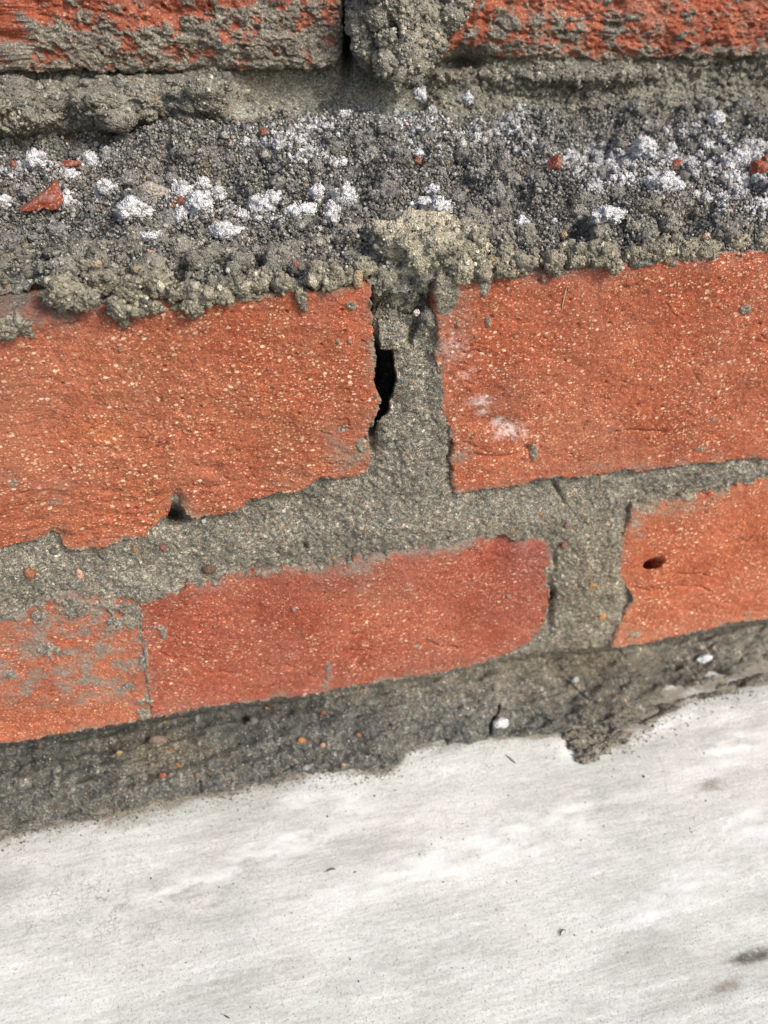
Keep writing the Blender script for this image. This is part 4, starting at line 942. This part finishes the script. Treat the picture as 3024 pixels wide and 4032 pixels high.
# ------------------------------------------------------------------ small loose things
def thing_mesh(name, v, f_, c, colr, label, cat, group=None, mat=GRAIN, smooth=True):
    o = mesh_obj(name, v - c, f_, mat, cols=colr, smooth=smooth); o.location = c; return tag(o, label, cat, group)
Z1 = lambda a, b: (a * .9114, b * .9114)                 # positions read on two enlargements
Z2 = lambda a, b: (1512 + a * .9114, b * .9114)
WHITE = [
 (Z1(300, 905), 42, 40, 'round white crumb just right of the big triangular brick shard'),
 (Z1(475, 845), 44, 44, 'tall white crumb between the brick shard and the buff lump'),
 (Z1(560, 915), 52, 40, 'bluish white lump below the buff mortar lump, left half of a pair'),
 (Z1(618, 930), 38, 36, 'bluish white lump touching the right side of a wider white lump below the buff lump'),
 (Z1(385, 1015), 52, 34, 'flat white crumb low on the ledge below the round white crumb'),
 (Z1(790, 840), 40, 40, 'white crumb directly above the dark red upright brick flake'),
 (Z1(862, 895), 48, 44, 'large knobbly white lump right of the dark red upright brick flake'),
 (Z1(785, 950), 28, 32, 'small white crumb under the dark red upright brick flake'),
 (Z1(880, 800), 28, 24, 'small white crumb beside the mossy patch of rubble'),
 (Z1(940, 835), 32, 22, 'low white crumb right of the mossy patch'),
 (Z1(1135, 900), 50, 38, 'bright white lump in the middle of the ledge with a smaller lump on its shoulder'),
 (Z1(1178, 858), 34, 26, 'smaller white lump leaning on the top of a bright white lump'),
 (Z1(1300, 930), 56, 34, 'flat bright white lump on its own above the corner of the left brick'),
 (Z1(1380, 845), 42, 36, 'greyish white rounded lump above the flat bright one'),
 (Z1(1490, 870), 48, 40, 'greyish white lump nearest the left of the centre line of the ledge'),
 (Z1(1430, 940), 30, 38, 'narrow upright white crumb between a flat bright lump and a greyish lump'),
 (Z1(1040, 932), 22, 18, 'tiny white crumb left of the bright middle lump'),
 (Z1(970, 1005), 60, 30, 'wide low bluish white lump close to the front lip of the ledge'),
 (Z1(650, 1020), 46, 14, 'thin strip of white crumbs low on the left of the ledge'),
 (Z1(240, 815), 24, 14, 'small flat white crumb above the tip of the big brick shard'),
 (Z1(300, 757), 38, 18, 'flat bluish white crumb under the long dark brick splinter'),
 (Z1(105, 755), 44, 24, 'white crumb beside the small upright brick flake at the far left'),
 (Z1(165, 700), 40, 36, 'pinkish white cluster at the far left foot of the mortar roll'),
 (Z1(385, 695), 28, 28, 'pale grey crumb right of the long dark brick splinter'),
 (Z1(12, 880), 34, 22, 'white crumb cut by the left edge of the picture'),
 (Z1(1480, 700), 26, 18, 'small white crumb alone above the greyish white lumps'),
 (Z1(1490, 500), 30, 18, 'white pebble-like crumb high in the smooth recessed joint'),
 (Z2(155, 412), 24, 18, 'dull white crumb under the hanging mortar droop'),
 (Z2(362, 430), 18, 15, 'small bright white crumb on the slope right of the mortar droop'),
 (Z2(68, 545), 15, 19, 'brightest small white crumb at the back of the ledge beside a tiny red chip'),
 (Z2(250, 678), 28, 13, 'flat white crumb in the row above a small red chip'),
 (Z2(215, 832), 28, 28, 'upper knob of the white heap right of centre on the ledge'),
 (Z2(165, 888), 48, 24, 'left arm of the white heap right of centre on the ledge'),
 (Z2(242, 905), 42, 30, 'right arm of the white heap right of centre on the ledge'),
 (Z2(960, 930), 60, 28, 'lilac white lump alone in the rubble above the right brick'),
 (Z2(590, 968), 30, 22, 'small lilac crumb left of the lone lilac white lump'),
 (Z2(730, 965), 14, 10, 'tiny lilac crumb low on the right of the ledge'),
 (Z2(1200, 800), 72, 38, 'wide white lump with a pointed red brick chip on it'),
 (Z2(1110, 655), 52, 44, 'tallest bright white lump in the long white drift on the right'),
 (Z2(1200, 535), 44, 26, 'white crumb high on the slope above the long white drift'),
 (Z2(1438, 515), 28, 30, 'white crumb just below the slanting red brick splinter'),
 (Z2(1395, 625), 22, 16, 'small bluish crumb above the right end of the white drift'),
 (Z2(1430, 1028), 24, 13, 'small white crumb on the brick edge at the right end of the ledge'),
 (Z2(150, 665), 20, 15, 'small bluish white crumb just above a red chip near the centre line'),
]
used_w = 0
for i, ((px, py), rx, ry, lab) in enumerate(WHITE):
    rx *= .9114; ry *= .9114
    c = on_ledge(np.array(px), np.array(py + ry * .6)); s = ppm(c); r = np.array([rx, (rx + ry) * .5, ry * 1.15]) / s * .92
    if py < 470: c = onY(px, py, YU - .010 if px < 1500 else YU - .016)
    else: c = c + [0, 0, r[2] * .7]
    a = Acc(); clump(a, c, r, 900 + i * 3, cols=white_cols, sub=3, rough=.50, gr=.00034, dens=1.1, gain=1.0, kids=7)
    thing_mesh('white_crumb', np.concatenate(a.v), np.concatenate(a.f), c, np.concatenate(a.c), lab, 'crumb', 'white crumbs lying on the ledge')
# the drifts of white crumbs that run together
acc = Acc()
DR = [Z2(790, 690), Z2(830, 740), Z2(910, 710), Z2(980, 720), Z2(1050, 745), Z2(1180, 700), Z2(1090, 790), Z2(920, 805), Z2(1240, 705), Z2(1330, 730), Z2(1430, 725), Z2(1500, 685), Z2(1550, 665), Z2(1590, 705), Z2(1510, 830), Z2(1580, 870), Z2(1620, 905), Z2(1450, 850),
      Z2(1350, 575), Z2(1290, 585), Z2(1430, 590), Z2(545, 525), Z2(585, 500), Z2(555, 560), Z2(500, 585), Z2(440, 590), Z2(605, 640), Z2(125, 515), Z2(145, 560), Z2(260, 490), Z2(105, 615), Z2(200, 668), Z1(1600, 500), Z1(1355, 575), Z1(1380, 555),
      Z1(1190, 600), Z1(1130, 625), Z1(1240, 620), Z1(1290, 615), Z1(1080, 630), Z1(1340, 670), Z1(1390, 660), Z1(1310, 705), Z1(1420, 680), Z1(430, 680), Z1(220, 735), Z1(60, 750), Z1(1150, 950), Z1(940, 900), Z1(710, 880), Z2(1540, 780), Z2(1600, 650), Z2(880, 680), Z2(1020, 680), Z2(1640, 780), Z2(380, 560)]
for i, (px, py) in enumerate(DR):
    k = 4 if (px > 2150 and 560 < py < 860) else 3
    for j in range(k * 4):
        sp = 42 if k == 4 else 34
        qx = px + rng.normal(0, sp); qy = py + rng.normal(0, sp * .5)
        c = on_ledge(np.array(qx), np.array(qy)); s = ppm(c); r = rng.uniform(5, 15 if k == 3 else 22) / s * (1.3 if j == 0 else 1)
        if qy < 430: continue
        clump(acc, c + [0, 0, r * .6], np.array([1, 1, .9]) * r, 4000 + i * 9 + j, cols=white_cols, sub=1, gr=.00036, gain=rng.uniform(.62, 1.0), dens=.8, kids=1)
n = 3800; q = rng.integers(0, len(DR), n); dr = np.array(DR)
P = on_ledge(dr[q, 0] + rng.normal(0, 70, n), dr[q, 1] + rng.normal(0, 24, n)); P[:, 2] += .0012
add_grains(acc, P, .00042 * rng.lognormal(0, .35, n), white_cols(n, .85))
tag(acc.build('white_grit', GRAIN), 'drifts of small white crumbs running together on the grey rubble', 'grit', kind='stuff')

CH = [
 (Z1(196, 893), 92, 44, -.52, 'large triangular red brick shard lying on the left of the ledge'),
 (Z1(310, 717), 38, 12, -.02, 'long dark red brick splinter above the big triangular shard'),
 (Z1(64, 725), 12, 20, .2, 'small upright red flake at the far left of the ledge'),
 (Z1(786, 895), 22, 30, .1, 'dark red upright brick flake standing among white lumps'),
 (Z1(736, 832), 15, 11, -.2, 'small round red chip left of a white crumb above the upright flake'),
 (Z1(752, 893), 13, 9, .1, 'tiny red chip touching the left side of the dark upright flake'),
 (Z1(1137, 590), 20, 15, .2, 'red chip at the left end of the fine white grit under the smooth joint'),
 (Z1(1262, 590), 17, 10, .3, 'flat red chip at the right end of the fine white grit under the smooth joint'),
 (Z1(993, 618), 9, 8, 0, 'tiny round red chip alone left of the fine white grit'),
 (Z1(1080, 655), 19, 10, -.3, 'slanting red chip just below the fine white grit'),
 (Z2(730, 712), 34, 28, -.1, 'chunky red brick chip at the left end of the long white drift'),
 (Z2(145, 710), 21, 14, .2, 'red chip below the row of flat white crumbs near the centre'),
 (Z2(132, 795), 27, 10, .05, 'thin flat red chip above the white heap right of centre'),
 (Z2(1217, 772), 17, 26, .6, 'pointed red chip standing on a wide white lump'),
 (Z2(1600, 748), 33, 30, 0, 'dark red rounded brick chunk near the right end of the white drift'),
 (Z2(1638, 700), 20, 13, .6, 'red sliver above the dark rounded brick chunk at the right'),
 (Z2(1480, 452), 13, 26, .5, 'slanting red splinter highest on the slope at the right'),
 (Z2(585, 515), 8, 8, 0, 'tiny red speck of brick among white crumbs at the back'),
 (Z2(93, 555), 9, 6, 0, 'tiny red chip beside the brightest small white crumb'),
 (Z2(912, 672), 9, 7, 0, 'tiny red chip on the top edge of the long white drift'),
]
def chip_verts(rx, ry, rz, seed):
    r_ = np.random.default_rng(seed); bv, bf = ico(3)
    v = bv.copy()
    for _ in range(11):
        n_ = r_.normal(size=3); n_ /= np.linalg.norm(n_); d_ = r_.uniform(.5, .85)
        e = v @ n_ - d_; v = v - np.clip(e, 0, None)[:, None] * n_
    v = v * 1.25 * (1 + .05 * perlin3(bv[:, 0] * 5, bv[:, 1] * 5, bv[:, 2] * 5, seed)[:, None])
    return v * [rx, ry, rz], bf
for i, ((px, py), rx, rz, rot, lab) in enumerate(CH):
    rx *= .9114; rz *= .9114
    c = on_ledge(np.array(px), np.array(py + rz * .5)); s = ppm(c)
    c = c + [0, -.0008, rz / s * .75 + .0008]
    if i in (13,): c = c + [0, -.003, .004]
    if i == 0:      # the big shard: a wedge with a broken slanting face
        o2 = np.array([(-1.0, .62), (-.62, .30), (-.2, -.12), (.25, -.50), (.72, -1.05), (.90, -.95), (.98, .25), (.70, .75), (.1, .62), (-.45, .82)])
        kf = len(o2); V = []
        for lay, (sc_, dy) in enumerate(((1.0, .0012), (1.0, -.0006), (.84, -.0016))):
            for a_, b_ in o2: V.append((a_ * sc_ * 94 * .9114 / s, dy + .0035 * (-b_) * .5 + rng.normal(0, .0002), -b_ * sc_ * 56 * .9114 / s))
        V.append((.15 * 90 * .9114 / s, -.0026, .0)); V.append((0, .0012, 0)); V = np.array(V); fs = []
        for l_ in range(2):
            for q in range(kf): 
                a0, a1 = l_ * kf + q, l_ * kf + (q + 1) % kf; fs += [[a0, a1, a1 + kf], [a0, a1 + kf, a0 + kf]]
        for q in range(kf): fs += [[2 * kf + q, 2 * kf + (q + 1) % kf, 3 * kf], [(q + 1) % kf, q, 3 * kf + 1]]
        bm = bmesh.new(); vs = [bm.verts.new(p) for p in V]; [bm.faces.new([vs[k] for k in t_]) for t_ in fs]
        bmesh.ops.subdivide_edges(bm, edges=bm.edges[:], cuts=3, use_grid_fill=True)
        bmesh.ops.triangulate(bm, faces=bm.faces[:])
        bm.verts.ensure_lookup_table(); V = np.array([q.co[:] for q in bm.verts]); fs = np.array([[q.index for q in p_.verts] for p_ in bm.faces]); bm.free()
        nz = fbm2(V[:, 0] / .002, V[:, 2] / .002, 3, 77)[:, None]; V = V + nz * np.array([.0003, .0004, .0003])
        c = on_ledge(np.array(px), np.array(py + 30.)); c = c + [0, -.0035, .0055]
        me_c = np.ones((len(V), 3)); thing_mesh('brick_chip', V + c, fs, c, me_c, lab, 'brick chip', 'red brick chips lying on the ledge', CHIP, smooth=False); continue
    v, f_ = chip_verts(rx / s, min(rx, rz) / s * .9, rz / s, 60 + i)
    R_ = np.array([[math.cos(rot), 0, math.sin(rot)], [0, 1, 0], [-math.sin(rot), 0, math.cos(rot)]])
    v = v @ R_.T
    thing_mesh('brick_chip', v + c, f_, c, np.ones((len(v), 3)), lab, 'brick chip', 'red brick chips lying on the ledge', CHIP, smooth=False)

# loose rubble
acc = Acc()
n = 1000
rx_ = rng.uniform(-80, 3100, n); ry_ = 560 + 640 * rng.beta(1.3, 1.2, n) - .06 * rx_
P = on_ledge(rx_, ry_); _cl = np.array([[q[0][0], q[0][1]] for q in WHITE] + [[q[0][0], q[0][1]] for q in CH] + [[120, 830], [240, 790], [180, 850]] + DR)
near = (np.hypot(rx_[:, None] - _cl[None, :, 0], (ry_[:, None] - _cl[None, :, 1] - 12) * 1.1).min(1) < 42)
keep = ~near & (P[:, 1] > .001) & (P[:, 1] < YU - .004) & ~((rx_ < 240) & (P[:, 1] < .016))
for i, c in enumerate(P[keep]):
    r = .0013 * rng.lognormal(0, .55) * (1 + .3 * (c[1] < .02)); r = min(r, .0034)
    g = rng.uniform(.8, 1.15); tn = (1, 1, .98) if c[1] < .035 else (.98, 1, 1.06)
    clump(acc, c + [0, 0, r * .2], np.array([1, .9, .8]) * r * rng.uniform(.8, 1.25, 3), 2000 + i, gain=g * 1.05, sub=3 if r > .0026 else 2, dens=.9, kids=4 if r > .0022 else 1, tint=tn)
n = 45000
P = on_ledge(rng.uniform(-80, 3100, n), 520 + rng.uniform(0, 1, n) ** 1.1 * 660 - .06 * 1500)
P = P[(P[:, 1] > .0005) & (P[:, 1] < YU - .002)]; P[:, 2] += rng.uniform(.0004, .0016, len(P))
add_grains(acc, P, .00042 * rng.lognormal(0, .35, len(P)), sand_cols(len(P), 1.08, (.99, 1, 1.04)))
tag(acc.build('mortar_rubble', GRAIN), 'loose grey mortar rubble and sand lying along the ledge', 'rubble', kind='stuff')
# stones bedded in the crumbling top
TOPP = [(1408, 1100, 20, 34, (.42, .33, .20), 0.001), (597, 1014, 16, 14, (.48, .30, .18), None), (742, 1068, 11, 24, (.46, .40, .26), None), (966, 957, 26, 20, (.66, .50, .46), None), (380, 1040, 22, 14, (.44, .34, .24), .001),
        (848, 895, 16, 14, (.33, .23, .12), None), (1258, 668, 14, 10, (.42, .33, .2), None), (800, 668, 26, 12, (.42, .38, .24), None), (1170, 1040, 12, 12, (.36, .15, .11), .003), (1250, 1062, 14, 12, (.46, .33, .18), .002), (2780, 930, 16, 14, (.50, .36, .28), .004), (2220, 925, 14, 12, (.42, .32, .18), .012), (1700, 890, 12, 12, (.30, .17, .12), .012), (590, 780, 70, 38, (.40, .35, .30), None),
        (1640, 1232, 14, 14, (.75, .66, .62), .004), (570, 712, 8, 8, (.50, .42, .2), None)]
for i, (px, py, rx, ry, c_, yy) in enumerate(TOPP):
    P = onY(px, py, yy - .001) if yy is not None else on_ledge(np.array(px), np.array(py)) + [0, 0, .0012]
    s = ppm(P)
    o = pebble(bed, P, rx / s, ry / s * 1.1, c_, 700 + i); o.parent = bed
# white stones on the lower joint
for px, py, rx, ry, lab in ((1967, 2835, 30, 24, 'white knobbly pebble wedged at the crack in the lowest mortar joint'), (2765, 2590, 32, 20, 'smooth white pebble stuck in the dark mortar under the right brick'), (800, 2046, 9, 8, 'tiny white crumb on the mortar just below the left brick')):
    P = front_point(px, py); s = ppm(P); P = P + [0, -.0012, .0004]
    v, f_ = blob_verts(P, (rx / s, ry / s * .7, ry / s), px, 3, .2); thing_mesh('white_pebble', v, f_, P, white_cols(len(v), 1.0), lab, 'pebble')

def strand(name, pts, r, label, cat, mat, surf):
    pts = [surf(*p) for p in pts]; V = []; fs = []
    for i, p in enumerate(pts):
        a = pts[min(i + 1, len(pts) - 1)] - pts[max(i - 1, 0)]; a = a / np.linalg.norm(a)
        u = np.cross(a, [.3, .2, .9]); u /= np.linalg.norm(u); w_ = np.cross(a, u)
        rr = r * (.35 if i in (0, len(pts) - 1) else 1)
        for q in range(6): V.append(p + rr * (math.cos(q * 1.0472) * u + math.sin(q * 1.0472) * w_))
    for i in range(len(pts) - 1):
        for q in range(6): fs.append([i * 6 + q, i * 6 + (q + 1) % 6, (i + 1) * 6 + (q + 1) % 6, (i + 1) * 6 + q])
    V = np.array(V); c = V.mean(0)
    return thing_mesh(name, V, np.array(fs), c, np.ones((len(V), 3)), label, cat, None, mat)
STRAW = mat_flat('straw', (.55, .40, .24), (.70, .55, .36)); TWIG = mat_flat('dark_twig', (.06, .05, .045), (.13, .11, .09))
sf = lambda px, py: onY(px, py, -.0003); sc = lambda px, py: onZ(px, py, ZC + .0006)
strand('straw', [(2213, 1225), (2216, 1195), (2223, 1165), (2234, 1120)], .00016, 'fine pale straw stuck to the face of the large right brick', 'straw', STRAW, sf)
strand('twig', [(1990, 2970), (2005, 2984), (2018, 2995), (2032, 3006)], .00026, 'short dark twig lying on the concrete just below the mortar', 'twig', TWIG, sc)
strand('twig', [(2204, 3686), (2208, 3670), (2216, 3660), (2228, 3664)], .00028, 'small curled dark twig on the lower middle of the concrete', 'twig', TWIG, sc)
strand('twig', [(1282, 3434), (1296, 3424), (1312, 3420), (1322, 3424)], .00030, 'flat dark sliver on the concrete left of the middle', 'twig', TWIG, sc)
strand('twig', [(880, 3996), (893, 4003), (906, 4010)], .00028, 'tiny dark sliver at the bottom of the concrete', 'twig', TWIG, sc)
